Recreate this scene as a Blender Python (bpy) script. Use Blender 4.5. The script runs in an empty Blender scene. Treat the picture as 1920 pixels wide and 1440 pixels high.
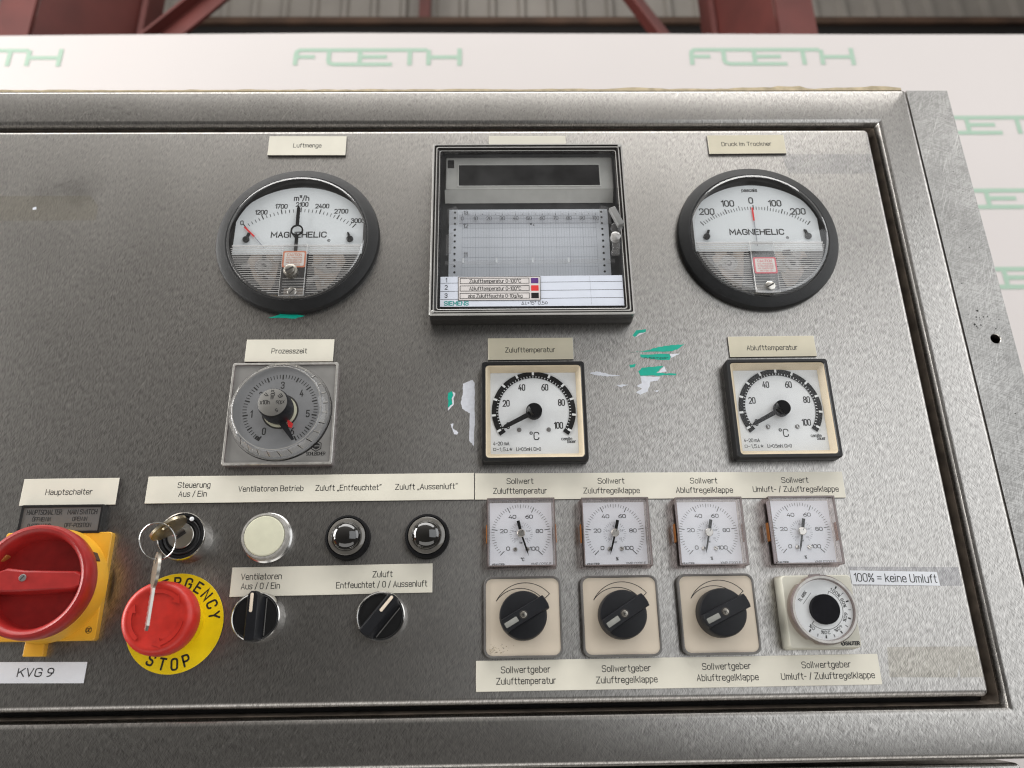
import bpy, math, random
from mathutils import Matrix, Vector
random.seed(7)
R = math.radians
MM = 0.001
sc = bpy.context.scene
col = sc.collection

# ------------------------------------------------------------------ camera
# Panel face is the plane y = 0, viewer on -Y, units mm * MM.  Camera foot of perpendicular = origin.
cam_d = bpy.data.cameras.new("Camera")
cam = bpy.data.objects.new("Camera", cam_d)
col.objects.link(cam)
pitch, yaw, roll = 0.3590844624, -0.020246432, -0.0161607781
def _axes():
    cp, sp, cy, sy, cr, sr = math.cos(pitch), math.sin(pitch), math.cos(yaw), math.sin(yaw), math.cos(roll), math.sin(roll)
    rz = Matrix(((cy, -sy, 0), (sy, cy, 0), (0, 0, 1)))
    r = rz @ Vector((1, 0, 0)); u = rz @ Vector((0, -sp, cp)); f = rz @ Vector((0, cp, sp))
    return cr * r + sr * u, cr * u - sr * r, f
_r, _u, _f = _axes()
m = Matrix((_r, _u, -_f)).transposed().to_4x4()
m.translation = (0, -510 * MM, 0)
cam.matrix_world = m
cam_d.sensor_width = 36.0
cam_d.lens = 1450 / 1920 * 36.0
cam_d.clip_start = 0.01
cam_d.clip_end = 60
cam_d.dof.use_dof = True
cam_d.dof.focus_distance = 0.53
cam_d.dof.aperture_fstop = 7.5
sc.camera = cam

# ------------------------------------------------------------------ world and lamps
w = bpy.data.worlds.new("World"); sc.world = w; w.use_nodes = True
bg = w.node_tree.nodes["Background"]     # unlit hall: dim near the floor, paler up under the roof
wn, wl = w.node_tree.nodes.new, w.node_tree.links.new
wtc = wn("ShaderNodeTexCoord"); wsp = wn("ShaderNodeSeparateXYZ"); wl(wtc.outputs["Generated"], wsp.inputs[0])
wmr = wn("ShaderNodeMapRange"); wmr.inputs["From Min"].default_value = -0.2; wmr.inputs["From Max"].default_value = 1.0
wl(wsp.outputs["Z"], wmr.inputs["Value"])
wr = wn("ShaderNodeValToRGB"); wl(wmr.outputs[0], wr.inputs["Fac"]); wl(wr.outputs["Color"], bg.inputs[0])
for p_, v_ in ((0.0, 0.10), (0.20, 0.13), (0.45, 0.22), (0.62, 0.30), (1.0, 0.7)):
    e = wr.color_ramp.elements[0] if p_ == 0 else wr.color_ramp.elements[-1] if p_ == 1 else wr.color_ramp.elements.new(p_)
    e.color = (v_, v_ * 0.955, v_ * 0.90, 1)
bg.inputs[1].default_value = 0.62
def area(name, az, el, dist, sx, sy, watts, color, at=(0.0, 0.0, 0.2)):
    l = bpy.data.lights.new(name, 'AREA'); l.shape = 'RECTANGLE'; l.size = sx; l.size_y = sy
    l.energy = watts; l.color = color
    o = bpy.data.objects.new(name, l); col.objects.link(o)
    a, e = R(az), R(el)
    p = Vector(at) + dist * Vector((math.sin(a) * math.cos(e), -math.cos(a) * math.cos(e), math.sin(e)))
    o.location = p
    o.rotation_euler = (Vector(at) - p).to_track_quat('-Z', 'Y').to_euler()
    return o
area("hall_window_light", 38, 8, 3.4, 2.9, 2.7, 32, (0.95, 0.975, 1.0))
area("side_fill_light", 76, 14, 3.0, 1.4, 2.4, 24, (0.98, 0.99, 1.0))  # added fill lamp for the label plates, no window known there
area("left_fill_light", -84, 12, 3.0, 1.4, 2.4, 128, (1.0, 0.985, 0.96))  # added fill lamp, brightens the plates from the left
area("skylight", -12, 71, 3.6, 6.0, 1.5, 118, (1.0, 0.985, 0.965))
area("floor_bounce_fill", 0, -58, 2.6, 4.6, 1.3, 24, (1.0, 0.975, 0.94))  # added lamp from below that lifts the lower plates
area("rear_fill_light", 10, 58, 3.2, 3.0, 2.0, 30, (1.0, 0.97, 0.93), at=(0.0, 3.0, 3.4))  # added lamp that brightens the cladding, no roof opening known there
sc.view_settings.view_transform = 'Standard'
sc.view_settings.look = 'None'
sc.view_settings.exposure = 0.32
sc.view_settings.gamma = 1.0
sc.cycles.max_bounces = 8
sc.cycles.transparent_max_bounces = 16
sc.cycles.use_denoising = True
sc.cycles.denoising_prefilter = 'ACCURATE'
sc.cycles.pixel_filter_type = 'BLACKMAN_HARRIS'
sc.cycles.filter_width = 1.15
sc.cycles.caustics_reflective = False
sc.cycles.caustics_refractive = False

# ------------------------------------------------------------------ materials
def new_mat(name):
    mt = bpy.data.materials.new(name); mt.use_nodes = True
    nt = mt.node_tree
    return mt, nt, nt.nodes["Principled BSDF"]
def mat(name, color, rough=0.5, metal=0.0, spec=0.5, var=0.08, scale=180.0, bump=0.0, bscale=900.0, coat=0.0):
    mt, nt, b = new_mat(name)
    b.inputs["Roughness"].default_value = rough; b.inputs["Metallic"].default_value = metal
    b.inputs["Specular IOR Level"].default_value = spec; b.inputs["Coat Weight"].default_value = coat
    tc = nt.nodes.new("ShaderNodeTexCoord")
    n = nt.nodes.new("ShaderNodeTexNoise"); n.inputs["Scale"].default_value = scale; n.inputs["Detail"].default_value = 5
    nt.links.new(tc.outputs["Object"], n.inputs["Vector"])
    r = nt.nodes.new("ShaderNodeValToRGB")
    r.color_ramp.elements[0].position = 0.3; r.color_ramp.elements[1].position = 0.7
    r.color_ramp.elements[0].color = [c * (1 - var) for c in color] + [1]
    r.color_ramp.elements[1].color = [min(1, c * (1 + var * 0.6)) for c in color] + [1]
    nt.links.new(n.outputs["Fac"], r.inputs["Fac"]); nt.links.new(r.outputs["Color"], b.inputs["Base Color"])
    if bump:
        n2 = nt.nodes.new("ShaderNodeTexNoise"); n2.inputs["Scale"].default_value = bscale; n2.inputs["Detail"].default_value = 3
        nt.links.new(tc.outputs["Object"], n2.inputs["Vector"])
        bp = nt.nodes.new("ShaderNodeBump"); bp.inputs["Strength"].default_value = bump; bp.inputs["Distance"].default_value = 0.0004
        nt.links.new(n2.outputs["Fac"], bp.inputs["Height"]); nt.links.new(bp.outputs["Normal"], b.inputs["Normal"])
    return mt
def steel(name, base=(0.378, 0.364, 0.346), rough=0.36, grain=0.38, bump=0.035, angles=(-16, 9, 38), fine=1.0, blotch=0.035, wide=0.22, stain=None):
    """ground stainless sheet: short strokes of the grinding pad in several directions"""
    mt, nt, b = new_mat(name)
    N, L = nt.nodes.new, nt.links.new
    def math_(op, a_, b_):
        n = N("ShaderNodeMath"); n.operation = op
        for i, v_ in enumerate((a_, b_)):
            if isinstance(v_, (int, float)): n.inputs[i].default_value = v_
            else: L(v_, n.inputs[i])
        return n.outputs[0]
    def rng(v_, f0, f1, t0, t1):
        n = N("ShaderNodeMapRange"); L(v_, n.inputs["Value"])
        for nm, q in (("From Min", f0), ("From Max", f1), ("To Min", t0), ("To Max", t1)): n.inputs[nm].default_value = q
        return n.outputs[0]
    tc = N("ShaderNodeTexCoord")
    acc = None
    for k, a in enumerate(angles):
        mp = N("ShaderNodeMapping"); mp.vector_type = 'TEXTURE'
        mp.inputs["Rotation"].default_value = (0, R(a), 0)
        mp.inputs["Location"].default_value = (0.013 * k, 0, 0.021 * k)
        mp.inputs["Scale"].default_value = (0.00046 / fine, 0.002, 0.0044 / fine)
        n = N("ShaderNodeTexNoise"); n.inputs["Scale"].default_value = 1.0; n.inputs["Detail"].default_value = 0.6; n.inputs["Roughness"].default_value = 0.5
        L(tc.outputs["Object"], mp.inputs["Vector"]); L(mp.outputs["Vector"], n.inputs["Vector"])
        st = rng(n.outputs["Fac"], 0.30, 0.70, -1.0, 1.0)
        # every direction comes and goes in patches, as the pad was moved
        pn = N("ShaderNodeTexNoise"); pn.inputs["Scale"].default_value = 55 + 17 * k; pn.inputs["Detail"].default_value = 2
        L(tc.outputs["Object"], pn.inputs["Vector"])
        st = math_('MULTIPLY', st, rng(pn.outputs["Fac"], 0.35, 0.65, 0.5, 1.0))
        acc = st if acc is None else math_('ADD', acc, st)
    big = N("ShaderNodeTexNoise"); big.inputs["Scale"].default_value = 14; big.inputs["Detail"].default_value = 5
    L(tc.outputs["Object"], big.inputs["Vector"])
    val = math_('MULTIPLY', rng(acc, -1.3, 1.3, 1 - grain, 1 + grain), rng(big.outputs["Fac"], 0.3, 0.7, 1 - blotch, 1 + blotch * 0.6))
    sm = N("ShaderNodeMapping"); sm.vector_type = 'TEXTURE'; sm.inputs["Rotation"].default_value = (0, R(24), 0); sm.inputs["Scale"].default_value = (0.0006, 0.002, 0.03)
    sn_ = N("ShaderNodeTexNoise"); sn_.inputs["Scale"].default_value = 1.0; sn_.inputs["Detail"].default_value = 0.5
    L(tc.outputs["Object"], sm.inputs["Vector"]); L(sm.outputs["Vector"], sn_.inputs["Vector"])
    val = math_('ADD', val, rng(sn_.outputs["Fac"], 0.70, 0.78, 0.0, 0.4))      # a few longer scratches
    if stain:                       # rubbed dark spot on the sheet
        for sx, sz, sr, amt in stain:
            vd = N("ShaderNodeVectorMath"); vd.operation = 'DISTANCE'; vd.inputs[1].default_value = (sx * MM, 0, sz * MM)
            L(tc.outputs["Object"], vd.inputs[0])
            sn = N("ShaderNodeTexNoise"); sn.inputs["Scale"].default_value = 130; sn.inputs["Detail"].default_value = 4; L(tc.outputs["Object"], sn.inputs["Vector"])
            edge = math_('ADD', vd.outputs["Value"], math_('MULTIPLY', math_('SUBTRACT', sn.outputs["Fac"], 0.5), sr * MM * 1.6))
            val = math_('MULTIPLY', val, rng(edge, sr * MM * 0.15, sr * MM, 1 - amt, 1.0))
    vm = N("ShaderNodeVectorMath"); vm.operation = 'SCALE'; vm.inputs[0].default_value = base
    nt.nodes.remove(b); g = N("ShaderNodeBsdfAnisotropic"); g.distribution = 'BECKMANN'
    g2 = N("ShaderNodeBsdfAnisotropic"); g2.distribution = 'BECKMANN'; g2.inputs["Roughness"].default_value = 0.58
    L(val, vm.inputs["Scale"])
    for q in (g, g2): L(vm.outputs["Vector"], q.inputs["Color"])
    L(math_('ADD', rng(acc, -1.3, 1.3, rough + 0.06, rough - 0.04), rng(big.outputs["Fac"], 0.3, 0.7, -0.012, 0.015)), g.inputs["Roughness"])
    mxs = N("ShaderNodeMixShader"); mxs.inputs[0].default_value = wide; L(g.outputs[0], mxs.inputs[1]); L(g2.outputs[0], mxs.inputs[2])
    bp = N("ShaderNodeBump"); bp.inputs["Strength"].default_value = bump; bp.inputs["Distance"].default_value = 0.0003
    L(acc, bp.inputs["Height"]); L(bp.outputs["Normal"], g.inputs["Normal"]); L(bp.outputs["Normal"], g2.inputs["Normal"])
    L(mxs.outputs[0], nt.nodes["Material Output"].inputs["Surface"])
    return mt
def clear(name, tint=(0.97, 0.97, 0.97), rough=0.03, haze=0.0, haze_col=(0.8, 0.8, 0.8), f0=0.035, patch=False):
    mt = bpy.data.materials.new(name); mt.use_nodes = True
    nt = mt.node_tree; N, L = nt.nodes.new, nt.links.new
    nt.nodes.remove(nt.nodes["Principled BSDF"]); out = nt.nodes["Material Output"]
    t = N("ShaderNodeBsdfTransparent"); t.inputs[0].default_value = (*tint, 1)
    g = N("ShaderNodeBsdfGlossy"); g.inputs["Roughness"].default_value = rough
    lw = N("ShaderNodeLayerWeight"); lw.inputs[0].default_value = 0.5
    pw = N("ShaderNodeMath"); pw.operation = 'POWER'; pw.inputs[1].default_value = 5.5; L(lw.outputs["Facing"], pw.inputs[0])
    fr = N("ShaderNodeMapRange"); fr.inputs["To Min"].default_value = f0; fr.inputs["To Max"].default_value = min(0.85, f0 * 24); L(pw.outputs[0], fr.inputs["Value"])
    mx = N("ShaderNodeMixShader"); L(fr.outputs[0], mx.inputs[0])
    base = t.outputs[0]
    if haze:
        d = N("ShaderNodeBsdfDiffuse"); d.inputs[0].default_value = (*haze_col, 1)
        m2 = N("ShaderNodeMixShader"); m2.inputs[0].default_value = haze
        if patch:
            tc = N("ShaderNodeTexCoord"); n = N("ShaderNodeTexNoise"); n.inputs["Scale"].default_value = 60; n.inputs["Detail"].default_value = 6
            L(tc.outputs["Object"], n.inputs["Vector"])
            mr = N("ShaderNodeMapRange"); mr.inputs["From Min"].default_value = 0.35; mr.inputs["From Max"].default_value = 0.75
            mr.inputs["To Min"].default_value = haze * 0.3; mr.inputs["To Max"].default_value = haze * 1.8
            L(n.outputs["Fac"], mr.inputs["Value"]); L(mr.outputs[0], m2.inputs[0])
        L(t.outputs[0], m2.inputs[1]); L(d.outputs[0], m2.inputs[2]); base = m2.outputs[0]
    L(base, mx.inputs[1]); L(g.outputs[0], mx.inputs[2]); L(mx.outputs[0], out.inputs[0])
    return mt

M = {}
M['door'] = steel('door_steel', stain=((-322, 353, 20, .30), (-345, 350, 16, .16), (120, 205, 26, .08), (-120, 40, 60, .05)))
M['frame'] = steel('frame_steel', rough=0.31, angles=(-38, 6, 34))
M['flange'] = steel('flange_zinc', base=(0.335, 0.328, 0.315), rough=0.52, grain=0.20, bump=0.06, angles=(-70, 5, 50), fine=0.7, blotch=0.22)
M['chrome'] = mat('chrome', (0.50, 0.49, 0.475), 0.20, 1.0, var=0.04)
M['nickel'] = mat('nickel', (0.58, 0.56, 0.52), 0.30, 1.0, var=0.10)
M['bronze'] = mat('worn_nickel', (0.34, 0.32, 0.285), 0.36, 1.0, var=0.2, scale=400)
M['brass_nickel'] = mat('brass_nickel', (0.52, 0.455, 0.335), 0.32, 1.0, var=0.18, scale=300)
M['cream'] = mat('cream_plate', (0.80, 0.765, 0.655), 0.42, var=0.08, scale=35)
M['cream_dark'] = mat('cream_plate_dark', (0.66, 0.61, 0.47), 0.42, var=0.09, scale=35)  # darker, yellower cream for some of the plates
M['edge_dark'] = mat('label_edge', (0.05, 0.045, 0.04), 0.6)  # sides darker than the plate face
M['ink'] = mat('ink', (0.012, 0.0115, 0.0115), 0.55, var=0.25, scale=2500)
M['ink_soft'] = mat('ink_soft', (0.10, 0.10, 0.105), 0.55, var=0.2, scale=2500)
M['ink_grey'] = mat('ink_grey', (0.24, 0.25, 0.28), 0.55)
M['white_paper'] = mat('white_paper', (0.76, 0.78, 0.82), 0.45, var=0.03)
M['black'] = mat('black_plastic', (0.009, 0.009, 0.0095), 0.38, spec=0.4, var=0.3, bump=0.08)
M['black_matte'] = mat('black_matte', (0.008, 0.008, 0.009), 0.7, spec=0.12, var=0.25, bump=0.35, bscale=1400)
M['black_gloss'] = mat('black_gloss', (0.010, 0.010, 0.011), 0.12, var=0.2, coat=0.4)
M['knob'] = mat('knob_black', (0.008, 0.0085, 0.011), 0.46, spec=0.35, var=0.25, bump=0.15, bscale=1600)
M['cap_black'] = mat('cap_black', (0.006, 0.006, 0.008), 0.7, spec=0.12, var=0.3)
M['bezel'] = mat('gauge_bezel', (0.010, 0.0103, 0.011), 0.48, spec=0.4, var=0.3, bump=0.35, bscale=1700)
M['pit'] = mat('dark_gap', (0.012, 0.010, 0.009), 0.8, var=0.4)
M['gasket'] = mat('gasket', (0.17, 0.135, 0.105), 0.75, var=0.5, scale=90)
M['sealant'] = mat('sealant', (0.50, 0.41, 0.26), 0.6, var=0.3, scale=120)
M['dial_white'] = mat('dial_white', (0.80, 0.82, 0.83), 0.5, var=0.02)
M['dial_blue'] = mat('dial_bluish', (0.86, 0.895, 0.95), 0.5, var=0.02)
M['dial_mag'] = mat('dial_magnetic', (0.74, 0.78, 0.80), 0.5, var=0.03, scale=40)
M['beige'] = mat('beige_bezel', (0.66, 0.56, 0.40), 0.5, var=0.10, scale=80)
M['plate_cream'] = mat('plate_cream', (0.75, 0.655, 0.53), 0.4, var=0.08, scale=45)
M['grey_rim'] = mat('grey_rim', (0.16, 0.155, 0.15), 0.35, var=0.15, spec=0.6)
M['grey_box'] = mat('grey_box', (0.60, 0.585, 0.50), 0.45, var=0.04)
M['grey_mark'] = mat('grey_mark', (0.25, 0.25, 0.23), 0.5)
M['cream_mark'] = mat('cream_mark', (0.80, 0.68, 0.55), 0.5)
M['red'] = mat('red_plastic', (0.56, 0.026, 0.016), 0.42, var=0.14, bump=0.05)
M['red_dark'] = mat('red_edge_shade', (0.23, 0.008, 0.010), 0.5)  # darker red on the arrow sides puts shade into the relief
M['red_switch'] = mat('red_switch', (0.36, 0.019, 0.017), 0.38, var=0.14, bump=0.05)
M['red_mark'] = mat('red_mark', (0.75, 0.03, 0.03), 0.5)
M['yellow'] = mat('yellow_plastic', (0.80, 0.43, 0.035), 0.40, var=0.08, scale=70)
M['yellow_disc'] = mat('yellow_disc', (0.86, 0.62, 0.005), 0.40, var=0.05)
M['orange'] = mat('orange_tab', (0.46, 0.17, 0.04), 0.45, var=0.1)
M['brown_clear'] = clear('smoked_plastic', tint=(0.78, 0.71, 0.70), rough=0.08, haze=0.13, haze_col=(0.055, 0.038, 0.036))
M['brown_rim'] = mat('smoked_rim', (0.17, 0.140, 0.135), 0.20, var=0.2, spec=0.7)
M['clear_rim'] = mat('clear_rim', (0.40, 0.385, 0.36), 0.12, var=0.25, spec=0.9, scale=300)
M['timer_face'] = mat('timer_silver', (0.40, 0.39, 0.375), 0.42, 0.6, var=0.05)
M['timer_dial'] = mat('timer_dial', (0.29, 0.295, 0.305), 0.50, 0.2, var=0.04)
M['knob_top'] = mat('knob_top_grey', (0.17, 0.163, 0.15), 0.5, 0.0, var=0.08)
M['rec_case'] = mat('recorder_case', (0.022, 0.020, 0.018), 0.40, var=0.2, bump=0.1)
M['rec_grey'] = mat('recorder_grey', (0.60, 0.59, 0.55), 0.5, var=0.06)
M['latch_grey'] = mat('latch_grey', (0.20, 0.20, 0.195), 0.45)
M['rec_inner'] = mat('recorder_interior', (0.012, 0.013, 0.015), 0.45)
M['rec_window'] = mat('display_window', (0.006, 0.006, 0.007), 0.10, var=0.3)
M['rim_light'] = mat('ridge_light', (0.44, 0.43, 0.41), 0.16, var=0.12, spec=0.9, scale=60)  # light and dark ridge colours paint the reflections on the clear door rim
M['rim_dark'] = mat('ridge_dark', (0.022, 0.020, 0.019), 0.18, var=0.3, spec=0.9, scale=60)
M['grid'] = mat('grid_line', (0.45, 0.475, 0.53), 0.6)
M['paper'] = mat('chart_paper', (0.73, 0.755, 0.80), 0.6, var=0.06, scale=25)
M['teal'] = mat('teal_ink', (0.0, 0.30, 0.27), 0.5)
M['purple'] = mat('purple_ink', (0.10, 0.025, 0.20), 0.5)
M['sticker'] = mat('paper_sticker', (0.70, 0.66, 0.64), 0.5, var=0.08, scale=150)
M['sheet'] = mat('channel_sheet', (0.70, 0.74, 0.83), 0.45, var=0.03)
M['caution_o'] = mat('caution_orange', (0.60, 0.22, 0.13), 0.5)
M['caution_r'] = mat('caution_red', (0.62, 0.10, 0.13), 0.5)
M['caution_in'] = mat('caution_paper', (0.70, 0.66, 0.62), 0.5)
M['lamp_cream'] = mat('lamp_lens_cream', (0.70, 0.69, 0.53), 0.35, var=0.05)
M['lamp_dark'] = mat('lamp_lens_dark', (0.012, 0.011, 0.010), 0.06, var=0.2, spec=0.8, coat=0.6)
M['lamp_ring'] = mat('lamp_lens_ring', (0.15, 0.14, 0.125), 0.10, var=0.2, spec=0.9)
M['green_scrap'] = mat('green_sticker', (0.0, 0.42, 0.30), 0.45, var=0.12, scale=250)
M['white_scrap'] = mat('white_sticker_backing', (0.72, 0.74, 0.80), 0.6, var=0.10, scale=350)
M['legend'] = mat('legend_plate', (0.21, 0.205, 0.20), 0.35, 0.5, var=0.06)
M['mech_beige'] = mat('mechanism_beige', (0.42, 0.355, 0.30), 0.35, var=0.45, scale=120)
M['mech_clear'] = mat('mechanism_clear', (0.40, 0.39, 0.38), 0.15, var=0.3, spec=0.9, scale=400)
M['hole'] = mat('hole', (0.02, 0.017, 0.015), 0.6)
M['board'] = mat('white_board', (0.55, 0.512, 0.498), 0.55, var=0.02, scale=3)
M['logo'] = mat('logo_green', (0.31, 0.44, 0.345), 0.55, var=0.04)
M['red_steel'] = mat('red_oxide_steel', (0.115, 0.024, 0.019), 0.6, var=0.25, scale=6)
M['cladding'] = mat('cladding', (0.30, 0.275, 0.245), 0.6, var=0.2, scale=2)
M['rust_beam'] = mat('rusty_beam', (0.085, 0.045, 0.026), 0.8, var=0.4, scale=5)
M['dark_void'] = mat('dark_void', (0.008, 0.006, 0.005), 0.9)
M['glass'] = clear('clear_cover', tint=(0.985, 0.985, 0.985), f0=0.065, haze=0.008, patch=True)
M['glass_meter'] = clear('meter_glass', tint=(0.985, 0.985, 0.985), f0=0.014, haze=0.006, patch=True)
M['glass_rec'] = clear('recorder_pane', tint=(0.96, 0.965, 0.97), haze=0.012, patch=True)
M['glass_smoke'] = clear('smoked_clear', tint=(0.99, 0.988, 0.99))
M['rib'] = clear('ribbed_clear', tint=(0.92, 0.92, 0.92), rough=0.10, haze=0.46, haze_col=(0.92, 0.91, 0.90))  # white haze paints highlight lines on the clear ribs
M['rim_glass'] = clear('clear_rim_edge', tint=(0.95, 0.95, 0.95), rough=0.05, f0=0.16, haze=0.08)
M['facet'] = clear('facet_clear', tint=(0.90, 0.89, 0.87), rough=0.06, haze=0.16, haze_col=(0.70, 0.68, 0.65))
M['box_clear'] = clear('clear_box', tint=(0.98, 0.98, 0.98), rough=0.05, haze=0.06, haze_col=(0.80, 0.78, 0.77))
M['tape'] = clear('clear_tape', tint=(0.992, 0.993, 0.995), rough=0.25, f0=0.012, haze=0.12, haze_col=(0.36, 0.36, 0.41))
M['tape_faint'] = clear('faint_tape', tint=(0.99, 0.992, 0.995), rough=0.25, f0=0.012, haze=0.05, haze_col=(0.42, 0.43, 0.47), patch=True)
M['tape_old'] = clear('old_tape', tint=(0.99, 0.985, 0.97), rough=0.4, f0=0.006, haze=0.05, haze_col=(0.38, 0.35, 0.29), patch=True)

# ------------------------------------------------------------------ mesh building
def rrect(wd, ht, r, n=5, cx=0, cz=0):
    r = min(r, wd / 2 - 1e-4, ht / 2 - 1e-4); r = max(r, 1e-3)
    out = []
    for sx, sz, a0 in ((1, 1, 0), (-1, 1, 90), (-1, -1, 180), (1, -1, 270)):
        for k in range(n + 1):
            a = R(a0 + 90 * k / n)
            out.append((cx + sx * (wd / 2 - r) + r * math.cos(a), cz + sz * (ht / 2 - r) + r * math.sin(a)))
    return out
def circ(r, n=64, cx=0, cz=0, a0=0, wob=None):
    return [(cx + (r + (wob(k) if wob else 0)) * math.cos(a0 + 2 * math.pi * k / n), cz + (r + (wob(k) if wob else 0)) * math.sin(a0 + 2 * math.pi * k / n)) for k in range(n)]
class MB:
    """collects faces in panel coordinates (x right, z up, d towards the viewer), mm"""
    def __init__(s): s.v, s.f, s.m, s.keys, s.lift = [], [], [], [], 0.0
    def key(s, k):
        if k not in s.keys: s.keys.append(k)
        return s.keys.index(k)
    def face(s, pts, k):
        i = len(s.v); s.v += pts; s.f.append(list(range(i, i + len(pts)))); s.m.append(s.key(k))
    def loft(s, rings, k, start=False, end=True, closed=True):
        """rings: list of (poly2d, d) with one count of points; k one key or one per band (+cap)"""
        n = len(rings[0][0]); base = len(s.v)
        for poly, d in rings:
            for q, p in enumerate(poly):
                dd = d[q] if isinstance(d, (list, tuple)) else d
                s.v.append((p[0], p[1], dd))
        ks = k if isinstance(k, list) else [k] * (len(rings))
        for a in range(len(rings) - 1):
            for q in range(n if closed else n - 1):
                q2 = (q + 1) % n
                s.f.append([base + a * n + q, base + a * n + q2, base + (a + 1) * n + q2, base + (a + 1) * n + q]); s.m.append(s.key(ks[a]))
        if start: s.f.append([base + q for q in range(n)][::-1]); s.m.append(s.key(ks[0]))
        if end: s.f.append([base + (len(rings) - 1) * n + q for q in range(n)]); s.m.append(s.key(ks[-1]))
    def rbox(s, cx, cz, wd, ht, r, d0, d1, bev, k, top=None, rot=0.0, seg=3):
        rings = [(rrect(wd, ht, r), d0)]
        for j in range(seg + 1):
            a = R(90 * j / seg); o = bev * (1 - math.cos(a))
            rings.append((rrect(wd - 2 * o, ht - 2 * o, max(r - o, 0.02)), d1 - bev + bev * math.sin(a)))
        c, si = math.cos(R(rot)), math.sin(R(rot))
        rings = [([(cx + x * c - z * si, cz + x * si + z * c) for x, z in p], d) for p, d in rings]
        s.loft(rings, [k] * (len(rings) - 1) + [top or k], start=True)
    def lathe(s, prof, k, cx=0, cz=0, n=72, cap=True, wob=None):
        rings = [(circ(max(r, 0.01), n, cx, cz), d) for r, d in prof]
        s.loft(rings, k, end=cap)
    def ribbon(s, pts, wd, d, k, closed=False, round_=True):
        """a flat stroke of even width; every stroke lies a few microns above the one before"""
        d = d + s.lift; s.lift += 0.004
        if s.lift > 0.05: s.lift = 0.0
        h = wd / 2; P = [Vector(p) for p in pts]
        Q = [P[0]]
        for p in P[1:]:
            if (p - Q[-1]).length > 1e-4: Q.append(p)
        P = Q
        if closed and (P[0] - P[-1]).length < 1e-4: P.pop()
        n = len(P)
        if n < 2: return
        L_, R_ = [], []
        for i in range(n):
            a = P[i] - P[i - 1] if (i > 0 or closed) else None
            b = P[(i + 1) % n] - P[i] if (i < n - 1 or closed) else None
            a = a.normalized() if a is not None else b.normalized()
            b = b.normalized() if b is not None else a
            t = a + b
            t = t.normalized() if t.length > 1e-3 else a
            nn = Vector((-t.y, t.x)); cs = max(0.45, nn.dot(Vector((-a.y, a.x))))
            L_.append(P[i] + nn * h / cs); R_.append(P[i] - nn * h / cs)
        base = len(s.v)
        for l, r in zip(L_, R_): s.v += [(l.x, l.y, d), (r.x, r.y, d)]
        kk = s.key(k)
        for i in range(n if closed else n - 1):
            j = (i + 1) % n
            s.f.append([base + 2 * i, base + 2 * i + 1, base + 2 * j + 1, base + 2 * j]); s.m.append(kk)
        if round_ and not closed:
            for e, (p, q) in enumerate(((P[0], P[1]), (P[-1], P[-2]))):
                t = (p - q).normalized(); a0 = math.atan2(t.y, t.x)
                s.face([(p.x + h * math.cos(a0 + x), p.y + h * math.sin(a0 + x), d) for x in (-math.pi / 2, -math.pi / 4, 0, math.pi / 4, math.pi / 2)], k)
    def disc(s, cx, cz, r, d, k, n=24): s.face([(x, z, d) for x, z in circ(r, n, cx, cz)], k)
    def tube(s, pts, r, k, n=8, closed=False):
        P = [Vector(p) for p in pts]; m_ = len(P); rings = []
        for i in range(m_):
            a = P[(i + 1) % m_] if (i < m_ - 1 or closed) else P[i]; b = P[i - 1] if (i > 0 or closed) else P[i]
            t = (a - b).normalized(); u = t.orthogonal().normalized()
            if abs(t.dot(Vector((0, 0, 1)))) < 0.99: u = (Vector((0, 0, 1)) - t * t.z).normalized()
            v_ = t.cross(u); rings.append([P[i] + r * (u * math.cos(2 * math.pi * q / n) + v_ * math.sin(2 * math.pi * q / n)) for q in range(n)])
        base = len(s.v)
        for rg in rings: s.v += [tuple(p) for p in rg]
        kk = s.key(k)
        for i in range(m_ if closed else m_ - 1):
            j = (i + 1) % m_
            for q in range(n):
                s.f.append([base + i * n + q, base + i * n + (q + 1) % n, base + j * n + (q + 1) % n, base + j * n + q]); s.m.append(kk)
        if not closed:
            s.f.append([base + q for q in range(n)][::-1]); s.m.append(kk); s.f.append([base + (m_ - 1) * n + q for q in range(n)]); s.m.append(kk)
    def prism(s, poly, d0, d1, k, side=None):
        s.loft([(poly, d0), (poly, d1)], [side or k, k], start=True)
    def build(s, name, parent=None, loc=(0, 0, 0), label=None, cat=None, group=None, kind=None, smooth=35, rotz=0.0):
        me = bpy.data.meshes.new(name)
        me.from_pydata([(x * MM, -d * MM, z * MM) for x, z, d in s.v], [], s.f)
        for k in s.keys: me.materials.append(M[k])
        me.polygons.foreach_set("material_index", s.m)
        me.polygons.foreach_set("use_smooth", [True] * len(me.polygons))
        me.set_sharp_from_angle(angle=R(smooth))
        import bmesh
        bm = bmesh.new(); bm.from_mesh(me); bmesh.ops.recalc_face_normals(bm, faces=[f for f in bm.faces if len(f.edges) and any(not e.is_boundary for e in f.edges)])
        for f in bm.faces:
            if all(e.is_boundary for e in f.edges) and f.normal.y > 0: f.normal_flip()
        bm.to_mesh(me); bm.free(); me.update()
        o = bpy.data.objects.new(name, me); col.objects.link(o)
        o.location = (loc[0] * MM, -loc[2] * MM, loc[1] * MM); o.rotation_euler = (0, -R(rotz), 0)
        if parent: o.parent = parent
        tag(o, label, cat, group, kind)
        return o
def tag(o, label=None, cat=None, group=None, kind=None):
    for k, v_ in (('label', label), ('category', cat), ('group', group), ('kind', kind)):
        if v_: o[k] = v_
    return o
def thing(name, x, z, d, label, cat, group=None, rot=0.0):
    o = bpy.data.objects.new(name, None); col.objects.link(o); o.empty_display_size = 0.01
    o.location = (x * MM, -d * MM, z * MM); o.rotation_euler = (0, -R(rot), 0)
    return tag(o, label, cat, group)
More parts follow.
